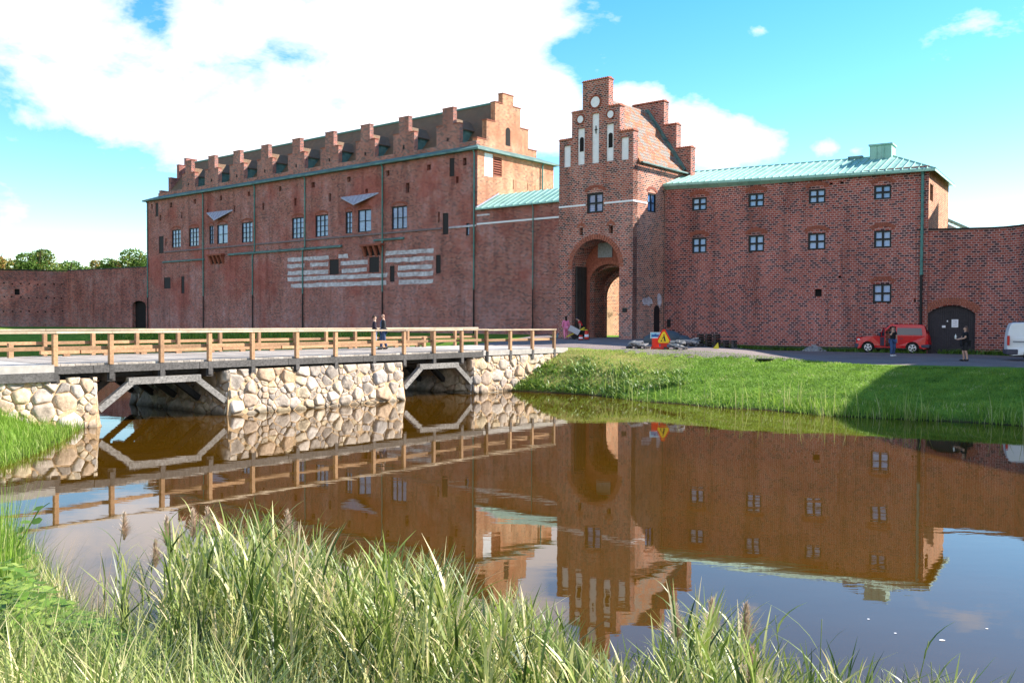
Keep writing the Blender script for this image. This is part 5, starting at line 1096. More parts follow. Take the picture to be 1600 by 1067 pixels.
# ------------------------------------------------------------------ PEOPLE
def flat(name,col,rough=.85,**k): 
    if name not in MT: MT[name]=simple(name,col,rough,.12,14,bmp=.15,**k)
    return MT[name]
SKIN=flat('skin',(.50,.30,.22),.6)
def skinmesh(name, nodes, edges, mat, parent, roots=(0,), sub=1, extra=None):
    nodes=[(*n[:3],tuple(c*1.13 for c in n[3]) if hasattr(n[3],'__len__') else n[3]*1.13) for n in nodes]; me=bpy.data.meshes.new(name); me.from_pydata([n[:3] for n in nodes],edges,[]); me.materials.append(mat)
    o=bpy.data.objects.new(name,me); link(o,parent); md=o.modifiers.new('Skin','SKIN'); md.use_smooth_shade=True; md.branch_smoothing=.6
    sv=me.skin_vertices[0].data
    for i,n in enumerate(nodes):
        r=n[3]; r=r if hasattr(r,'__len__') else (r,r); sv[i].radius=r; sv[i].use_root=(i in roots)
    s=o.modifiers.new('Sub','SUBSURF'); s.levels=sub; s.render_levels=sub; return o
def person(label, loc, rz, H=1.75, shirt=('shirt_black',(.015,.015,.018)), trou=('jeans_blue',(.05,.09,.20)), shoes=('shoe_dark',(.02,.02,.02)), hair=('hair_dark',(.02,.013,.01)), hl='short', lean=0.0, arms=None, stride=.0, sleeve='long', legs='long', skin=None, headtilt=0.0, wide=1.0):
    """local frame: faces +y, x to its right"""
    k=H/1.75; t=thing('person',loc,label,'person',rz=rz); sk=skin or SKIN
    def ln(p):   # lean the upper body forward about the hip
        x,y,z=p; 
        if z>.95: dz=z-.95; y=y+dz*math.sin(lean); z=.95+dz*math.cos(lean)
        return (x*k,y*k,z*k)
    hip={-1:(-.095,0,.90),1:(.095,0,.90)}; J={}
    for s in (-1,1):
        st=stride*s; J['knee',s]=(s*.105,.04+st*.22,.50); J['ank',s]=(s*.11,-.02+st*.42,.085+max(0,-st)*.1); J['toe',s]=(s*.125,.15+st*.42,.03+max(0,-st)*.04)
        J['sh',s]=(s*.185*wide,0,1.43)
    arms=arms or {}
    for s in (-1,1):
        e,w,h=arms.get(s,((s*.25,-.02,1.15),(s*.25,.06,.90),(s*.245,.09,.81))); J['el',s]=e; J['wr',s]=w; J['ha',s]=h
    nodes=[];edges=[];nm={}
    def nn(key,p,r,par=None,le=True):
        q=ln(p) if le else tuple(c*k for c in p); nm[key]=len(nodes); nodes.append((*q,tuple(c*k for c in r) if hasattr(r,'__len__') else r*k))
        if par is not None: edges.append((nm[par],nm[key]))
    nn('pel',(0,0,.95),(.135*wide,.10*wide)); nn('waist',(0,.0,1.08),(.125*wide,.09*wide*wide),'pel'); nn('chest',(0,.0,1.28),(.155*wide,.11*wide),'waist'); nn('up',(0,0,1.41),(.12,.085),'chest'); nn('neck',(0,.005,1.50),.052,'up')
    hy=headtilt; nn('jaw',(0,.02+hy*.06,1.575),(.062,.07),'neck'); nn('head',(0,.01+hy*.10,1.66),(.077,.092),'jaw'); nn('crown',(0,.0+hy*.13,1.72),(.055,.07),'head'); nn('nose',(0,.108+hy*.10,1.625),.013,'head')
    for s in (-1,1):
        nn(('ear',s),(s*.083,.0+hy*.1,1.64),.014,'head')
        nn(('hip',s),hip[s],.088,'pel'); nn(('kn',s),J['knee',s],.058,('hip',s)); nn(('calf',s),tuple((a+b)/2+(0,-.01,.03)[i] for i,(a,b) in enumerate(zip(J['knee',s],J['ank',s]))),.052,('kn',s)); nn(('an',s),J['ank',s],.036,('calf',s)); nn(('to',s),J['toe',s],(.04,.028),('an',s))
        nn(('sh',s),J['sh',s],.058,'up'); nn(('el',s),J['el',s],.042,('sh',s)); nn(('wr',s),J['wr',s],.027,('el',s)); nn(('pa',s),J['ha',s],(.036,.018),('wr',s))
    # fingers: five short chains rooted inside the palm
    roots=[0]
    for s in (-1,1):
        W=Vector(J['wr',s]); Hh=Vector(J['ha',s]); d=(Hh-W).normalized(); sd=d.cross(Vector((0,1,0)) if abs(d.y)<.8 else Vector((0,0,1))).normalized(); cu=sd.cross(d)*(.5)
        for i,(o_,l_) in enumerate(((-.027,.068),(-.010,.078),(.008,.072),(.025,.058),(.034,.050))):
            b0=Hh+sd*o_*.8-(d*.03 if i==4 else d*0); dd=d if i<4 else (d*.6+sd*.9).normalized()
            a=nm.setdefault(('f',s,i,0),len(nodes)); nodes.append((*ln(b0),.009*k)); roots.append(a)
            m1=b0+dd*l_*.6+cu*.006; m2=b0+dd*l_*1.0+cu*.03
            nodes.append((*ln(m1),.0085*k)); edges.append((a,a+1)); nodes.append((*ln(m2),.007*k)); edges.append((a+1,a+2))
    body=skinmesh('body',nodes,edges,sk,t,roots,1)
    g=lambda key,dr: (*nodes[nm[key]][:3],tuple(c+dr for c in nodes[nm[key]][3]) if hasattr(nodes[nm[key]][3],'__len__') else nodes[nm[key]][3]+dr)
    # shirt
    keys=['pel','waist','chest','up']; sn=[g('pel',.022),g('waist',.024),g('chest',.022),g('up',.018)]; se=[(0,1),(1,2),(2,3)]
    sn[0]=(sn[0][0],sn[0][1],sn[0][2]-.02,sn[0][3])
    for s in (-1,1):
        b=len(sn); sn.append(g(('sh',s),.016)); se.append((3,b)); e=g(('el',s),.016); 
        if sleeve=='long': sn.append(e); w_=g(('wr',s),.014); sn.append(w_); se+=[(b,b+1),(b+1,b+2)]
        else:
            A_=Vector(sn[b][:3]); B__=Vector(e[:3]); m_=A_.lerp(B__,.72); sn.append((*m_,.058*k)); se.append((b,b+1))
    skinmesh('shirt',sn,se,flat(*shirt),t,(0,),1)
    # trousers
    tn=[g('pel',.012)]; te=[]; tn[0]=(tn[0][0],tn[0][1],tn[0][2]-.04,tn[0][3])
    for s in (-1,1):
        b=len(tn); tn+= [g(('hip',s),.018),g(('kn',s),.024 if legs=='long' else .035)]; te+=[(0,b),(b,b+1)]
        if legs=='long': tn+=[g(('calf',s),.018),(*[c+(0,0,.02)[i] for i,c in enumerate(g(('an',s),0)[:3])],.056*k)]; te+=[(b+1,b+2),(b+2,b+3)]
    skinmesh('trousers',tn,te,flat(*trou),t,(0,),1)
    sh=MB()
    for s in (-1,1):
        a_=Vector(J['ank',s])*k; b_=Vector(J['toe',s])*k; c_=(a_+b_)/2; sh.ball((c_.x,c_.y,max(c_.z-.005,.04)),.052*k,.14*k,.048*k,10,6); sh.ball((a_.x,a_.y-.01,a_.z-.02),.05*k,.06*k,.06*k,8,5)
    sh.build('shoes',flat(*shoes),t,smooth=True,local=True)
    if hair:
        hm=MB(); hc=Vector(ln((0,-.012+hy*.12,1.675)))
        hm.ball(hc+Vector((0,-.012,.012))*k,.092*k,.098*k,.085*k,12,8)
        if hl=='long': hm.ball(hc+Vector((0,-.06,-.12))*k,.085*k,.06*k,.19*k,10,7)
        hm.build('hair',flat(*hair),t,smooth=True,local=True)
    ey=MB()
    for s in (-1,1): ey.ball(Vector(ln((s*.03,.088+hy*.10,1.65))),.010*k,n=6,k=4)
    ey.build('eyes',flat('eye_dark',(.02,.02,.02),.3),t,local=True)
    mo=MB(); mo.ball(Vector(ln((0,.083+hy*.09,1.585))),.022*k,.008*k,.006*k,6,4); mo.build('mouth',flat('lips',(.36,.12,.10),.5),t,local=True)
    return t
def gp(u,v,zg):
    p=onz(u,v,zg); return (p.x,p.y,hz(p.x,p.y)+.035 if zg<2.05 or True else zg)
def gpt(u,v,zg): p=onz(u,v,zg); return Vector((p.x,p.y,zg))
# facing helper: rz so that local +y points along image direction; a=0 faces away from camera, 90 faces left, 180 faces camera, -90 right
bz=ZD+.005
pA=gpt(585,545.5,bz); pB=gpt(599,546.5,bz)
person('man in a dark track jacket on the bridge facing his companion',pA,R(-80),1.70,('jacket_dark',(.018,.012,.025)),('jeans_pale',(.20,.24,.32)),('shoe_white',(.6,.6,.6)),('hair_brown',(.05,.03,.02)),arms={-1:((-.24,-.02,1.16),(-.20,.12,.98),(-.17,.2,.98)),1:((.24,-.02,1.16),(.2,.14,1.0),(.15,.2,1.02))})
pb=person('bald man in an open black jacket over a blue shirt on the bridge',pB,R(100),1.80,('jacket_black',(.02,.02,.024)),('jeans_dark',(.035,.06,.13)),('shoe_dark',(.02,.02,.02)),None,wide=1.12,stride=.3,arms={1:((.30,-.02,1.2),(.30,.12,1.0),(.28,.16,.93)),-1:((-.30,-.04,1.2),(-.33,.05,.98),(-.33,.08,.90))})
q=MB(); q.ball((0,.085,1.22),.10,.075,.27,10,8); q.build('shirt_front',flat('shirt_blue',(.08,.14,.24)),pb,smooth=True,local=True)
zg=2.3
person('long haired woman dressed all in pink walking toward the gate',onground(884,531),R(10),1.66,('pink_top',(.75,.20,.36)),('pink_trousers',(.78,.24,.38)),('shoe_pink',(.5,.2,.3)),('hair_black',(.012,.008,.008)),'long',stride=.25,arms={1:((.25,-.04,1.15),(.27,.04,.92),(.27,.08,.84))})
person('man in a grey blue shirt seen from behind beside the gateway',onground(900,526.5),R(-5),1.75,('shirt_slate',(.13,.19,.28)),('jeans_navy',(.03,.05,.12)),('shoe_dark',(.02,.02,.02)),('hair_black',(.012,.008,.008)),sleeve='short',wide=1.08)
red=onground(909.5,530)
person('worker in a red shirt bending over the yellow barrow handles',red,R(95),1.66,('shirt_red',(.50,.025,.03)),('trousers_black',(.015,.015,.02)),('shoe_dark',(.02,.02,.02)),('cap_dark',(.02,.02,.05)),lean=.55,sleeve='short',stride=.35,arms={-1:((-.24,.10,1.12),(-.22,.16,.88),(-.21,.2,.80)),1:((.24,.10,1.12),(.22,.16,.88),(.21,.2,.80))},headtilt=.5)
wph=onground(1394.5,558)
person('person in a black shirt and blue jeans phoning beside the red car',wph,R(-160),1.74,('shirt_black',(.012,.012,.015)),('jeans_blue',(.05,.09,.20)),('shoe_white',(.6,.6,.6)),('hair_brown',(.05,.03,.02)),sleeve='short',stride=.08,arms={-1:((-.27,-.0,1.16),(-.26,.05,.93),(-.26,.07,.85)),1:((.26,.12,1.22),(.14,.16,1.50),(.11,.13,1.60))})
md=onground(1508,565.5)
mn=person('stocky man in black shirt and black shorts holding a white bottle by the wooden door',md,R(80),1.78,('shirt_black',(.012,.012,.015)),('shorts_black',(.018,.018,.02)),('shoe_dark',(.02,.02,.02)),('hair_grey',(.10,.06,.05)),'long',sleeve='short',legs='short',wide=1.3,stride=.12,arms={-1:((-.26,.10,1.17),(-.16,.36,1.10),(-.14,.45,1.10)),1:((.27,.08,1.17),(.17,.34,1.10),(.14,.43,1.12))})
bt=MB(); bt.tube([(0,0,0),(0,0,.16),(0,0,.20),(0,0,.25)],[.045,.045,.018,.016],12); 
bo=bt.build('bottle',flat('bottle_white',(.75,.75,.72),.4),None,local=True,smooth=True); fwd=Vector((-math.sin(R(80)),math.cos(R(80)),0)); bo.location=md+fwd*.50+Vector((.03,0,1.13)); tag(bo,'small white bottle held out in front by the man in shorts','bottle')
# ------------------------------------------------------------------ VEHICLES
def car(name,label,loc,rz,paint,prof_low,belt,prof_up,wid,wheels,wr,glassp,notch=None,lights='',roof_z=1.8,extras=None,rear_pillar=None):
    """local frame: front towards -x, side seen from the camera is -y; profile points (x,z)"""
    t=thing(name,loc,label,'car' if 'car' in name else 'van',rz=rz); hw=wid/2
    def yv(z): return hw-(0 if z<belt else (z-belt)*.16)-(.03 if z<.45 else 0)
    def yx(x,z,xs0,xs1):   # pull the nose and tail in
        y=yv(z); d=min(x-xs0,xs1-x); return y-max(0,.28-d)**2*1.6
    xs0=min(p[0] for p in prof_low); xs1=max(p[0] for p in prof_low)
    out=[]
    b=MB()
    for s in (-1,1):
        low=list(prof_low if not (notch and s==-1) else notch); b.poly([Vector((x,s*yx(x,z,xs0,xs1),z)) for x,z in low])
        ups=prof_up if not (notch and s==-1) else None
        if ups: b.poly([Vector((x,s*yx(x,z,xs0,xs1),z)) for x,z in ups])
        else:
            for pl in extras['upper']: b.poly([Vector((x,s*yx(x,z,xs0,xs1),z)) for x,z in pl])
    ring_=extras['ring']
    for i in range(len(ring_)-1):
        (xa,za_),(xb,zb_2)=ring_[i],ring_[i+1]; ya,yb=yx(xa,za_,xs0,xs1),yx(xb,zb_2,xs0,xs1); n=6
        for k in range(n):
            f0=-1+2*k/n; f1=-1+2*(k+1)/n; cr=lambda f,z: .035*(1-f*f) if z>belt-.3 else 0
            b.quad(Vector((xa-.06*(1-f0*f0)*(1 if xa<0 else -1)*(1 if za_<1.2 and abs(xa)>1.5 else 0),ya*f0,za_+cr(f0,za_))),Vector((xa-.06*(1-f1*f1)*(1 if xa<0 else -1)*(1 if za_<1.2 and abs(xa)>1.5 else 0),ya*f1,za_+cr(f1,za_))),Vector((xb-.06*(1-f1*f1)*(1 if xb<0 else -1)*(1 if zb_2<1.2 and abs(xb)>1.5 else 0),yb*f1,zb_2+cr(f1,zb_2))),Vector((xb-.06*(1-f0*f0)*(1 if xb<0 else -1)*(1 if zb_2<1.2 and abs(xb)>1.5 else 0),yb*f0,zb_2+cr(f0,zb_2))))
    me=b.build('body',paint,t,local=True)
    bmx=bmesh.new(); bmx.from_mesh(me.data); bmesh.ops.remove_doubles(bmx,verts=bmx.verts,dist=.002); bmesh.ops.recalc_face_normals(bmx,faces=bmx.faces)
    for f in bmx.faces: f.smooth=False
    bmx.to_mesh(me.data); bmx.free(); bv=me.modifiers.new('Bevel','BEVEL'); bv.width=.03; bv.segments=2; bv.limit_method='ANGLE'; bv.angle_limit=R(35)
    un=MB(); un.box(xs0+.35,-hw+.12,.22,xs1-.3,hw-.12,.50); un.build('underbody',MT['black_pipe'],t,local=True)
    for s in (-1,1):
        for pl in glassp[s]:
            g=MB(); P_=[Vector((x,s*(yx(x,z,xs0,xs1)+.008),z)) for x,z in pl]; P2=[p+Vector((0,-s*.02,0)) for p in P_]; g.poly(P_); g.poly(P2)
            for i in range(len(P_)): g.quad(P_[i],P_[(i+1)%len(P_)],P2[(i+1)%len(P_)],P2[i])
            g.build('side_window',MT['car_glass'],t,local=True)
        for wx in wheels:
            w=MB(); w.tube([(wx,s*(hw-.22),wr),(wx,s*(hw-.20),wr),(wx,s*(hw-.03),wr),(wx,s*(hw-.005),wr)],[wr*.9,wr,wr,wr*.93],24); wo=w.build('wheel',MT['tyre'],t,local=True)
            r=MB(); 
            for k in range(5):
                a=k*2*math.pi/5+.3; c,s_=math.cos(a),math.sin(a); c2,s2=math.cos(a+.30),math.sin(a+.30); c3,s3=math.cos(a-.30),math.sin(a-.30); rr=wr*.66; y0=s*(hw+.004); 
                r.poly([Vector((wx+c2*rr*.25,y0,wr+s2*rr*.25)),Vector((wx+c2*rr,y0,wr+s2*rr)),Vector((wx+c3*rr,y0,wr+s3*rr)),Vector((wx+c3*rr*.25,y0,wr+s3*rr*.25))])
            for k in range(24):
                a0=2*math.pi*k/24; a1=2*math.pi*(k+1)/24; r0,r1=wr*.60,wr*.70; y0=s*(hw+.006)
                r.quad(*[Vector((wx+math.cos(a)*q,y0,wr+math.sin(a)*q)) for a,q in ((a0,r0),(a1,r0),(a1,r1),(a0,r1))])
            r.tube([(wx,s*(hw-.02),wr),(wx,s*(hw+.012),wr)],wr*.2,12); r.build('rim',MT['rim'],wo,local=True)
    return t,yx,xs0,xs1
MT['paint_red']=simple('paint_red',(.60,.008,.014),.22,.05,2,bmp=0,spec=.6); MT['paint_white']=simple('paint_white',(.72,.74,.76),.3,.03,2,bmp=0,spec=.6)
MT['car_glass']=simple('car_glass',(.02,.025,.045),.06,.1,2,bmp=0,spec=.9); MT['tyre']=simple('tyre',(.02,.02,.02),.85,.2,9); MT['rim']=simple('rim',(.6,.6,.62),.3,.05,4,bmp=0,metal=.5); MT['bumper']=simple('bumper',(.06,.06,.085),.6,.1,5,bmp=0)
MT['lamp']=simple('lamp',(.75,.78,.8),.15,.05,4,bmp=0); MT['lamp_red']=simple('lamp_red',(.5,.02,.02),.2,.05,4,bmp=0)
def arch(cx,r,z0,n=8): return [(cx-r*math.cos(math.pi*i/n*.0+ (math.pi*i/n)),z0+0) for i in range(0)]
def lower(wheels,r,front,rear,zs,top,notch=None):
    pts=list(front)
    for wx in wheels:
        a0=math.asin(min(.95,(zs-.32)/r)) if zs>.32 else 0
        for i in range(9): a=math.pi-a0*1.0-(math.pi-2*a0)*i/8; pts.append((wx+r*math.cos(a),.32+r*math.sin(a)))
    return pts+list(rear)+list(top)
wl=(-1.40,1.28); BL=1.10
low=lower(wl,.42,[(-2.14,.95),(-2.20,.62),(-2.18,.30),(-2.0,.24)],[(2.0,.26),(2.18,.32),(2.20,.62),(2.17,1.0),(2.12,BL)],.26,[(-.80,BL),(-1.15,1.06),(-1.75,1.0),])
nlow=lower(wl,.42,[(-2.14,.95),(-2.20,.62),(-2.18,.30),(-2.0,.24)],[(2.0,.26),(2.18,.32),(2.20,.62),(2.17,1.0),(2.12,BL)],.26,[(.28,BL),(.28,.42),(-.55,.42),(-.60,BL),(-.80,BL),(-1.15,1.06),(-1.75,1.0)])
up=[(-.80,BL),(2.12,BL),(2.02,1.55),(1.93,1.76),(1.78,1.81),(.0,1.83),(-.10,1.80)]
upn=[[(-.80,BL),(-.60,BL),(-.05,1.70),(.28,1.70),(.28,BL),(2.12,BL),(2.02,1.55),(1.93,1.76),(1.78,1.81),(.0,1.83),(-.10,1.80)]]
ringp=[(-2.0,.24),(-2.18,.30),(-2.20,.62),(-2.14,.95),(-1.75,1.0),(-1.15,1.06),(-.80,BL),(-.10,1.80),(.0,1.83),(1.78,1.81),(1.93,1.76),(2.02,1.55),(2.12,BL),(2.17,1.0),(2.20,.62),(2.18,.32),(2.0,.26)]
gl={-1:[[(.36,1.16),(1.86,1.16),(1.80,1.60),(.36,1.62)]],1:[[(-.45,1.16),(.25,1.16),(.25,1.62),(-.02,1.62)],[(.36,1.16),(1.86,1.16),(1.80,1.60),(.36,1.62)]]}
cA=onground(1333.5,552); cB=onground(1450,552.5); mid=(cA+cB)/2; dcar=Vector((R0.x-J0.x,R0.y-J0.y,0)).normalized()
cm=mid-RIGHT.N*(-.0)+RIGHT.N*(-.9); cm.z=hz(cm.x,cm.y)+.04
ang=math.atan2(dcar.y,dcar.x)
ct,yx,xa,xb=car('parked_car','red compact people carrier parked nose left against the brick wall with its front door open',cm,ang,MT['paint_red'],low,BL,up,1.80,wl,.33,gl,notch=nlow,extras={'upper':upn,'ring':ringp})
hw=.9
q=MB(); q.poly([Vector((x,y,z)) for x,y,z in ((-.80-.0+.02-.01,-.72,BL+.06),(-.80+.01,.72,BL+.06),(-.13,.66,1.76),(-.13,-.66,1.76))]); 
for v in q.v: v.x-=.035; v.z+=.02
q.build('windscreen',MT['car_glass'],ct,local=True)
q=MB(); q.poly([Vector((x,y,z)) for x,y,z in ((2.145,-.68,1.15),(2.145,.68,1.15),(2.0,.6,1.7),(2.0,-.6,1.7))]); q.build('rear_window',MT['car_glass'],ct,local=True)
q=MB(); q.box(-2.26,-.84,.28,-1.86,.84,.58); q.box(1.78,-.90,.34,2.28,.90,.56); q.build('bumper',MT['bumper'],ct,local=True,bevel=.06)
for s in (-1,1):
    q=MB(); q.ball((-1.98,s*.72,.84),.18,.14,.11,12,8); q.build('headlight',MT['lamp'],ct,local=True,smooth=True)
    q=MB(); q.box(2.08,s*.80-.07,.85,2.20,s*.80+.07,1.25); q.build('tail_light',MT['lamp_red'],ct,local=True,bevel=.02)
    q=MB(); q.box(-.74,s*1.0-.12,1.08,-.60,s*1.0+.10,1.28); q.build('wing_mirror',MT['bumper'],ct,local=True,bevel=.04)
q=MB(); q.box(-.5,-.80,.40,.26,.80,.44); q.box(-.1,-.75,.44,.25,-.1,.85); q.box(.12,-.72,.8,.28,-.15,1.5); q.box(-.75,-.8,.45,-.55,.8,1.05); q.build('interior',MT['bumper'],ct,local=True,bevel=.03)
# the open front door swung out towards the camera
q=MB(); a=R(62); M=Matrix.Translation((-.62,-.90,0))@Matrix.Rotation(-a,4,'Z')
q.box(0,-.03,.40,.86,.03,1.08,M=M); q.box(0.10,-.02,1.08,.16,.02,1.35,M=M); q.beam(M@Vector((.05,0,1.08)),M@Vector((.5,0,1.62)),.05,.05); q.beam(M@Vector((.5,0,1.62)),M@Vector((.84,0,1.62)),.05,.05); q.beam(M@Vector((.84,0,1.62)),M@Vector((.86,0,1.08)),.05,.05)
dr_=q.build('front_door',MT['paint_red'],ct,local=True,bevel=.02)
q=MB(); q.add([M@Vector(p) for p in ((.10,0,1.08),(.84,0,1.08),(.82,0,1.60),(.5,0,1.60))],[(0,1,2,3)]); q.build('door_glass',MT['car_glass'],dr_,local=True)
q=MB(); q.box(.06,-.055,.46,.80,-.032,1.02,M=M); q.build('door_lining',MT['bumper'],dr_,local=True)
q=MB(); q.box(.55,-.915,.92,.72,-.895,.95); q.build('sliding_rail',MT['bumper'],ct,local=True)
# white van at the right edge
wl2=(-1.72,1.28); BL2=1.15
low2=lower(wl2,.43,[(-2.40,.95),(-2.45,.6),(-2.42,.32),(-2.2,.26)],[(2.2,.28),(2.42,.34),(2.44,.62),(2.43,BL2)],.28,[(-1.45,BL2),(-1.9,1.08),(-2.2,1.02)])
up2=[(-1.45,BL2),(2.43,BL2),(2.38,1.6),(2.28,1.90),(2.10,1.96),(-.55,1.98),(-.75,1.90)]
ring2=[(-2.2,.26),(-2.42,.32),(-2.45,.6),(-2.40,.95),(-2.2,1.02),(-1.9,1.08),(-1.45,BL2),(-.75,1.90),(-.55,1.98),(2.10,1.96),(2.28,1.90),(2.38,1.6),(2.43,BL2),(2.44,.62),(2.42,.34),(2.2,.28)]
g2=[[(-1.2,1.2),(-.35,1.2),(-.35,1.68),(-.75,1.68)]]
vl=onground(1578.5,565); vdir=Vector((.92,-.40,0)).normalized()
vm=vl+vdir*2.30-Vector((-vdir.y,vdir.x,0))*(-.9); vm.z=hz(vm.x,vm.y)+.04
vang=math.atan2(vdir.y,vdir.x)+math.pi
# rear faces left of the picture
vt,_,_,_=car('parked_van','white panel van cut off by the right edge with only its rear end in view',vm,vang,MT['paint_white'],low2,BL2,up2,1.85,wl2,.34,{-1:g2,1:g2},extras={'ring':ring2})
for s in (-1,1):
    q=MB(); q.box(2.34,s*.86-.07,.80,2.455,s*.86+.07,1.30); q.build('tail_light',MT['lamp_red'],vt,local=True,bevel=.02)
    q=MB(); q.box(-.2,s*.925-.012,.98,2.2,s*.925+.012,1.02); q.build('side_moulding',MT['bumper'],vt,local=True)
q=MB(); q.box(1.95,-.93,.32,2.50,.93,.60); q.box(-2.5,-.9,.28,-2.1,.9,.6); q.build('bumper',MT['bumper'],vt,local=True,bevel=.05)
# ------------------------------------------------------------------ PROPS BY THE GATE
def rot_mb(loc,rz): return Matrix.Translation(loc)@Matrix.Rotation(rz,4,'Z')
fang=math.atan2(-GATE.D.y,-GATE.D.x)   # along the front of the gate
# stone barrow with slab boxes
lb=onground(897,531); t=thing('hand_barrow',lb,'yellow handled hand barrow tipped toward the bridge','barrow',rz=R(5))
q=MB(); 
for s in (-.22,.22): q.beam((-.55,s,.18),(.75,s,.85),.05,.05)
q.box(.45,-.25,.66,.95,.25,.72,M=Matrix.Rotation(R(0),4,'Y')); q.build('frame',flat('yellow_paint',(.62,.50,.03),.5),t,local=True,bevel=.01)
q=MB(); q.tube([(0,-.14,.17),(0,.14,.17)],.17,16); q.build('wheel',MT['tyre'],t,local=True)
cbx=MB(); M=Matrix.Rotation(R(28),4,'Y'); cbx.box(-.65,-.30,.30,.12,.30,.72,M=M); cb_=cbx.build('stone_block',flat('pale_stone',(.48,.46,.48),.85),None,local=True,bevel=.02); cb_.location=lb+Vector((-.0,0,.08)); tag(cb_,'pale stone block riding on the yellow handled barrow','stone block')
for i,u in enumerate((907.5,916.5)):
    l=onground(u,532.5 if i==0 else 532); t=thing('marker_bollard',l,['red and white marker bollard left, beside the bending worker','taller red and white marker bollard right of the bending worker'][i],'bollard','red and white marker bollards')
    t.scale=(.8,.8,.85); hB=.42 if i==0 else .75; q=MB(); q.tube([(0,0,0),(0,0,.06),(0,0,.08)],[.26,.25,.18],14); q.build('foot',MT['black_pipe'],t,local=True)
    q=MB(); q.tube([(0,0,.06),(0,0,hB)],[.20,.15],16); bo=q.build('post',flat('signal_red',(.62,.04,.02),.5),t,local=True)
    q=MB(); q.tube([(0,0,hB*.35),(0,0,hB*.62)],[.195,.178],16); q.build('white_band',MT['plaster'],bo,local=True)
l=onground(932.5,527); t=thing('chain_post',l,'small black iron post standing on the paving before the gateway','post'); q=MB(); q.tube([(0,0,0),(0,0,.12),(0,0,.3),(0,0,.95),(0,0,1.0)],[.24,.22,.05,.045,.07],12); q.build('post',MT['black_pipe'],t,local=True,smooth=True)
l=onground(876,528.5); t=thing('tarpaulin_heap',l,'blue grey covered heap at the wall foot behind the woman in pink','heap'); q=MB(); q.ball((0,0,.1),.35,.3,.35,12,8); q.build('cover',flat('tarp_blue',(.10,.16,.22),.6),t,local=True,smooth=True)
# road work signs
camd=lambda p: math.atan2(-p.x,p.y)   # faces the camera: local -y
l=onground(1024,546.5); t=thing('road_sign',l,'small blue and white rectangular sign on a red stand','sign',rz=camd(l)*1.0)
q=MB(); q.box(-.26,-.22,0,.26,.22,.14); q.box(-.20,-.06,.14,.20,.06,.62); q.build('stand',flat('signal_red',(.62,.04,.02),.5),t,local=True,bevel=.02)
q=MB(); q.box(-.29,-.09,.62,.29,-.065,.96); sb=q.build('sign_board',MT['plaster'],t,local=True)
q=MB(); q.box(-.27,-.094,.64,.27,-.0895,.94); q.build('blue_face',flat('sign_blue_light',(.22,.50,.68),.4),sb,local=True)
q=MB(); q.box(-.20,-.099,.72,.20,-.094,.82); q.poly([Vector(p) for p in ((-.20,-.099,.72),(-.24,-.099,.77),(-.20,-.099,.82))]); q.box(-.05,-.099,.83,.05,-.094,.87); q.build('blue_mark',flat('sign_blue',(.01,.07,.30),.4),sb,local=True)
l=onground(1037,546.8); t=thing('roadworks_sign',l,'triangular yellow roadworks sign with red border on a red stand','sign',rz=camd(l))
q=MB(); q.box(-.30,-.22,0,.30,.22,.16); q.box(-.22,-.05,.16,.22,.05,.42); q.build('stand',flat('signal_red',(.62,.04,.02),.5),t,local=True,bevel=.02)
def tri(mb,r,y0,y1,cz,sc=1):
    P_=[]
    for k in range(3):
        a=R(90+120*k); 
        for da in (-.16,.16): P_.append((r*math.cos(a+da*1.0),cz+r*math.sin(a+da)))
    mb.poly([Vector((x,y0,z)) for x,z in P_]); mb.poly([Vector((x,y1,z)) for x,z in P_]); 
    for i in range(6): (xa_,za_),(xb_,zb_2)=P_[i],P_[(i+1)%6]; mb.quad(Vector((xa_,y0,za_)),Vector((xb_,y0,zb_2)),Vector((xb_,y1,zb_2)),Vector((xa_,y1,za_)))
q=MB(); tri(q,.60,-.09,-.065,.72); sb=q.build('red_border',flat('signal_red2',(.70,.03,.01),.4),t,local=True)
q=MB(); tri(q,.45,-.097,-.091,.71); yf=q.build('yellow_face',flat('sign_yellow',(.85,.55,.02),.4),sb,local=True)
q=MB(); y=-.102
def blk(pts): q.poly([Vector((x,y,z)) for x,z in pts])
blk([(-.25,.52),(-.08,.52),(-.165,.61)]); blk([(.00,.52),(.06,.52),(.07,.68),(.02,.72)]); blk([(.10,.52),(.16,.52),(.10,.72),(.05,.70)]); blk([(.01,.68),(.10,.70),(.06,.90),(-.03,.86)]); blk([(-.03,.86),(.02,.84),(-.09,.68),(-.12,.70)]); blk([(-.02,.74),(.0,.76),(-.17,.58),(-.19,.60)])
q.ball((.005,y,.945),.042,.004,.042,10,6); q.build('digger_figure',MT['black_pipe'],yf,local=True); t.scale=(.78,.78,.86)
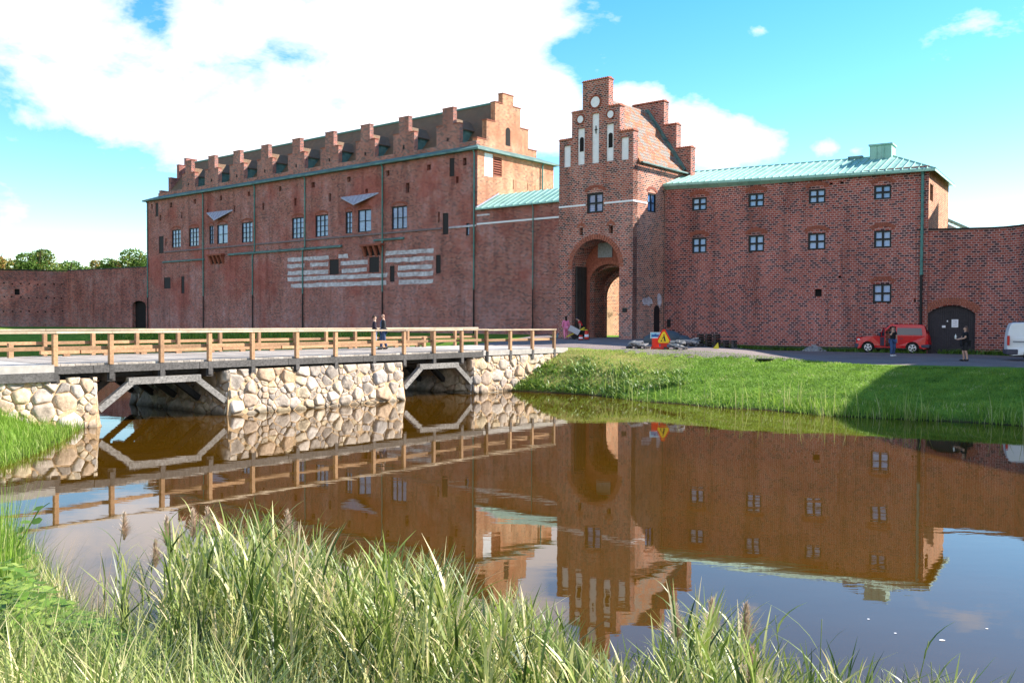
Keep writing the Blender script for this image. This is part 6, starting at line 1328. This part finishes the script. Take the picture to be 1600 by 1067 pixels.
# pallets, slabs and heaps
def pallet(loc,rz,label,layers=1,slabs=None,shade=.35):
    t=thing('pallet',loc,label,'pallet','pallets stacked along the castle wall',rz=rz); q=MB()
    for L_ in range(layers):
        z=L_*.16
        for y in (-.36,0,.36): q.box(-.6,y-.05,z,.6,y+.05,z+.02); 
        for y in (-.36,0,.36):
            for x in (-.52,0,.52): q.box(x-.07,y-.05,z+.02,x+.07,y+.05,z+.11,0,random.random())
        for x in np.linspace(-.55,.55,7): q.box(x-.055,-.4,z+.11,x+.055,.4,z+.135,0,random.random())
    q.build('boards',MT['timber_grey'] if shade>.3 else MT['timber_black'],t,local=True)
    return t,layers*.16-.025
def slabpile(loc,rz,label,n,seed,w=.5,h=.3,name='stone_slabs'):
    rn=random.Random(seed); t=thing(name,loc,label,'stone slabs',rz=rz); q=MB()
    for i in range(n):
        M=Matrix.Translation((rn.uniform(-w,w)*.6,rn.uniform(-.25,.25),.05+rn.random()*h*(1-i/n*.3)))@Matrix.Rotation(rn.uniform(0,3),4,'Z')@Matrix.Rotation(rn.uniform(-.3,.3),4,'X')@Matrix.Rotation(rn.uniform(-.25,.25),4,'Y')
        a,b,c=rn.uniform(.12,.32),rn.uniform(.10,.22),rn.uniform(.03,.07); q.box(-a,-b,-c,a,b,c,0,rn.random(),M=M)
    q.build('slabs',MT['rubble'],t,local=True,bevel=.012); return t
ra=ang
for (u,v,rz_,lb_,ly,pl) in [(997,545.5,.1,'leftmost pallet by the gate corner under broken grey stone slabs',1,'broken grey stone slabs on the leftmost pallet by the gate corner'),(1056,547,.2,'pallet right behind the roadworks sign under flat stone slabs',1,'flat pale slabs on the pallet beside the roadworks sign'),(1080,542,-.1,'pallet between the sign and the tall dark pallet stack under grey blocks',1,'grey blocks on the pallet left of the tall dark stack')]:
    l=onground(u,v); t,h=pallet(l,ra+rz_,lb_,ly); slabpile(l+Vector((0,0,h)),ra,pl,13,int(u))
l=onground(1107,542.5); pallet(l,ra,'tall stack of empty dark pallets against the brick wall',5,shade=.1)
l=onground(1134,544); pallet(l,ra+.05,'low stack of pale edged empty pallets right of the tall stack',3)
l=onground(1150,543); slabpile(l,ra,'dark heap of broken timber and debris right of the pallets',16,5,.8,.4,'debris_heap')
l=onground(1168,543); slabpile(l,ra,'low dark heap of debris farthest right beyond the pallets',12,6,.7,.3,'debris_heap')
l=onground(1022,538); t=thing('covered_heap',l,'long heap under dark grey sheeting against the wall behind the signs','heap'); q=MB()
for (x,y,z,a,b,c) in ((0,0,.2,.7,.5,.45),(.9,.2,.3,.9,.5,.55),(1.7,.3,.15,.7,.5,.4)): q.ball((x,y,z),a,b,c,14,8)
q.build('sheet',flat('sheet_grey',(.07,.085,.095),.55),t,local=True,smooth=True)
ds=t.children[0].modifiers.new('Disp','DISPLACE'); tx=bpy.data.textures.new('folds','CLOUDS'); tx.noise_scale=.25; ds.texture=tx; ds.strength=.25
l=onground(1118,546); t=thing('warning_flag',l,'tiny yellow triangular marker on the ground before the pallets','marker'); q=MB(); q.add([Vector(p) for p in ((-.18,-.1,.01),(.18,-.1,.01),(.15,.05,.38),(0,.16,.01))],[(0,1,2),(0,2,3),(1,3,2),(0,3,1)]); q.build('marker',flat('yellow_paint',(.62,.50,.03),.5),t,local=True)
def rubble(u,v,label,n,w,h,seed):
    rn=random.Random(seed); l=onground(u,v); t=thing('rubble_heap',l,label,'rubble heap','rubble heaps along the wall',rz=ra); q=MB(); q.ball((0,0,0),w*.9,w*.5,h*.8,14,6,0,.4)
    for i in range(n):
        a=rn.uniform(0,6.28); r=w*math.sqrt(rn.random()); z=h*max(0,1-r/w)*rn.random(); s=rn.uniform(.04,.11)
        q.ball((r*math.cos(a),r*math.sin(a)*.55,z),s*1.2,s,s*.7,6,4,0,rn.random())
    q.build('stones',MT['rubble'],t,local=True)
rubble(1272,549.5,'larger grey rubble heap in front of the plain brick wing',240,.8,.45,1); rubble(1246,548,'smaller light rubble heap left of the larger grey one',60,.45,.25,2)
# manhole on the path
l=onground(1196,562.5); q=MB(); q.tube([(l.x,l.y,l.z+.0),(l.x,l.y,l.z+.03)],.42,24); o=q.build('manhole_cover',MT['black_pipe']); tag(o,'dark round manhole cover on the sunlit edge of the track','manhole cover')
# drifting specks on the water
for i,(u,v) in enumerate([(1472,1000),(1399,989),(1357,967),(1542,982)]):
    p=onz(u,v,0); q=MB(); r=.035 if i==0 else .018; q.add([p+Vector((r*math.cos(k),r*.7*math.sin(k),.004)) for k in (0,1.2,2.3,3.3,4.4,5.4)],[(0,1,2,3,4,5)]); o=q.build('floating_leaf',MT['plaster']); tag(o,['largest pale leaf floating on the blue water at the right','small pale speck floating left of the largest leaf','tiny speck floating nearest the chimney reflection','tiny floating speck closest to the right edge'][i],'leaf','leaves floating on the moat')
# ------------------------------------------------------------------ LIGHT, SKY, CAMERA
SUNV=Vector(SUN).normalized(); elev=math.asin(SUNV.z); az=math.atan2(SUNV.x,SUNV.y)
sl=bpy.data.lights.new('sun','SUN'); sl.energy=5.0; sl.angle=R(.53); sl.color=(1,.93,.82); so=bpy.data.objects.new('sun',sl); so.rotation_euler=(-SUNV).to_track_quat('-Z','Y').to_euler(); link(so)
W=bpy.data.worlds.new('World'); SC.world=W; W.use_nodes=True; nt=W.node_tree; bgn=nt.nodes['Background']
sky=nt.nodes.new('ShaderNodeTexSky'); sky.sky_type='NISHITA'; sky.sun_disc=False; sky.sun_elevation=elev; sky.sun_rotation=az; sky.altitude=0; sky.air_density=1.0; sky.dust_density=.1; sky.ozone_density=1.6
tc=nt.nodes.new('ShaderNodeTexCoord'); D=tc.outputs['Generated']
def dvec(u,v): return ray(u,v).normalized()
mp=nt.nodes.new('ShaderNodeMapping'); nt.links.new(D,mp.inputs[0]); mp.inputs['Scale'].default_value=(1,1,1.7)
n1=noise(nt,mp.outputs[0],3.6,9,.62,.5); n2=noise(nt,mp.outputs[0],11,7,.62,.2)
cl=None
BL_=[(150,160,300),(400,210,290),(620,90,260),(330,60,110),(60,40,170),(640,200,160),(770,40,120),(420,20,90),(20,400,80),(840,140,60),(1000,165,70),(1060,200,90),(1130,225,75),(1180,230,60),(960,230,90),(840,210,70),(1290,232,34,.6),(1335,236,24,.5),(1190,48,26,.36),(1240,68,26,.36),(1515,40,150,-.35),(560,30,120),(-200,100,400),(240,30,60,-.6),(20,330,210,-1.3),(150,390,150,-.9),(360,90,42,-.25),(485,100,40,-.25),(900,80,40,-.4),(-800,0,500),(-1500,100,500)]
for e in BL_:
    u,v,r=e[:3]; a=e[3] if len(e)>3 else 1.0
    dn=nt.nodes.new('ShaderNodeVectorMath'); dn.operation='SUBTRACT'; nt.links.new(mp.outputs[0],dn.inputs[0]); d_=dvec(u,v); dn.inputs[1].default_value=(d_.x,d_.y,d_.z*1.7)
    l_=nt.nodes.new('ShaderNodeVectorMath'); l_.operation='LENGTH'; nt.links.new(dn.outputs[0],l_.inputs[0])
    mr=nt.nodes.new('ShaderNodeMapRange'); nt.links.new(l_.outputs['Value'],mr.inputs[0]); mr.inputs[1].default_value=0; mr.inputs[2].default_value=r/F*1.35; mr.inputs[3].default_value=abs(a); mr.inputs[4].default_value=0
    if cl is None: cl=mr.outputs[0]
    elif a>0: cl=mth(nt,'MAXIMUM',cl,mr.outputs[0])
    else: cl=mth(nt,'SUBTRACT',cl,mr.outputs[0])
for dv,r in (((0,-1,.2),.85),((-.9,-.5,.2),.6)):   # unseen broad cloud added behind the camera to fill the shaded facades
    q_=Vector(dv).normalized(); dn=nt.nodes.new('ShaderNodeVectorMath'); dn.operation='DISTANCE'; nt.links.new(D,dn.inputs[0]); dn.inputs[1].default_value=tuple(q_)
    mr=nt.nodes.new('ShaderNodeMapRange'); nt.links.new(dn.outputs['Value'],mr.inputs[0]); mr.inputs[1].default_value=r*.55; mr.inputs[2].default_value=r; mr.inputs[3].default_value=.64; mr.inputs[4].default_value=0; cl=mth(nt,'MAXIMUM',cl,mr.outputs[0])
m1=mth(nt,'ADD',mth(nt,'MULTIPLY',cl,1.35),mth(nt,'MULTIPLY',mth(nt,'SUBTRACT',n1,.5),1.9)); m1=mth(nt,'ADD',m1,mth(nt,'MULTIPLY',mth(nt,'SUBTRACT',n2,.5),1.7))
cf=ramp(nt,m1,[(.38,0),(.60,.45),(1.0,1)])
hs=nt.nodes.new('ShaderNodeHueSaturation'); hs.inputs['Saturation'].default_value=1.42; hs.inputs['Value'].default_value=.86; hs.inputs['Hue'].default_value=.495; nt.links.new(sky.outputs[0],hs.inputs['Color'])
cc=mix(nt,cf,hs.outputs[0],(CLOUD*1.0,CLOUD*.98,CLOUD*1.02)); nt.links.new(cc,bgn.inputs[0]); bgn.inputs[1].default_value=SKYS
cam=bpy.data.cameras.new('camera'); co=bpy.data.objects.new('camera',cam); link(co); cam.sensor_width=36; cam.lens=36*F/1600; cam.clip_start=.1; cam.clip_end=8000
Mx=Matrix((RT,UP,-FW)).transposed().to_4x4(); Mx.translation=CAMP; co.matrix_world=Mx; SC.camera=co
SC.view_settings.view_transform='Standard'; SC.view_settings.look='None'; SC.view_settings.exposure=EXPO; SC.view_settings.gamma=1
SC.cycles.max_bounces=8; SC.cycles.transparent_max_bounces=8
for o in COL.objects:
    if o.parent is None and o.type in ('MESH','EMPTY') and 'label' not in o and 'kind' not in o: print('UNTAGGED',o.name)
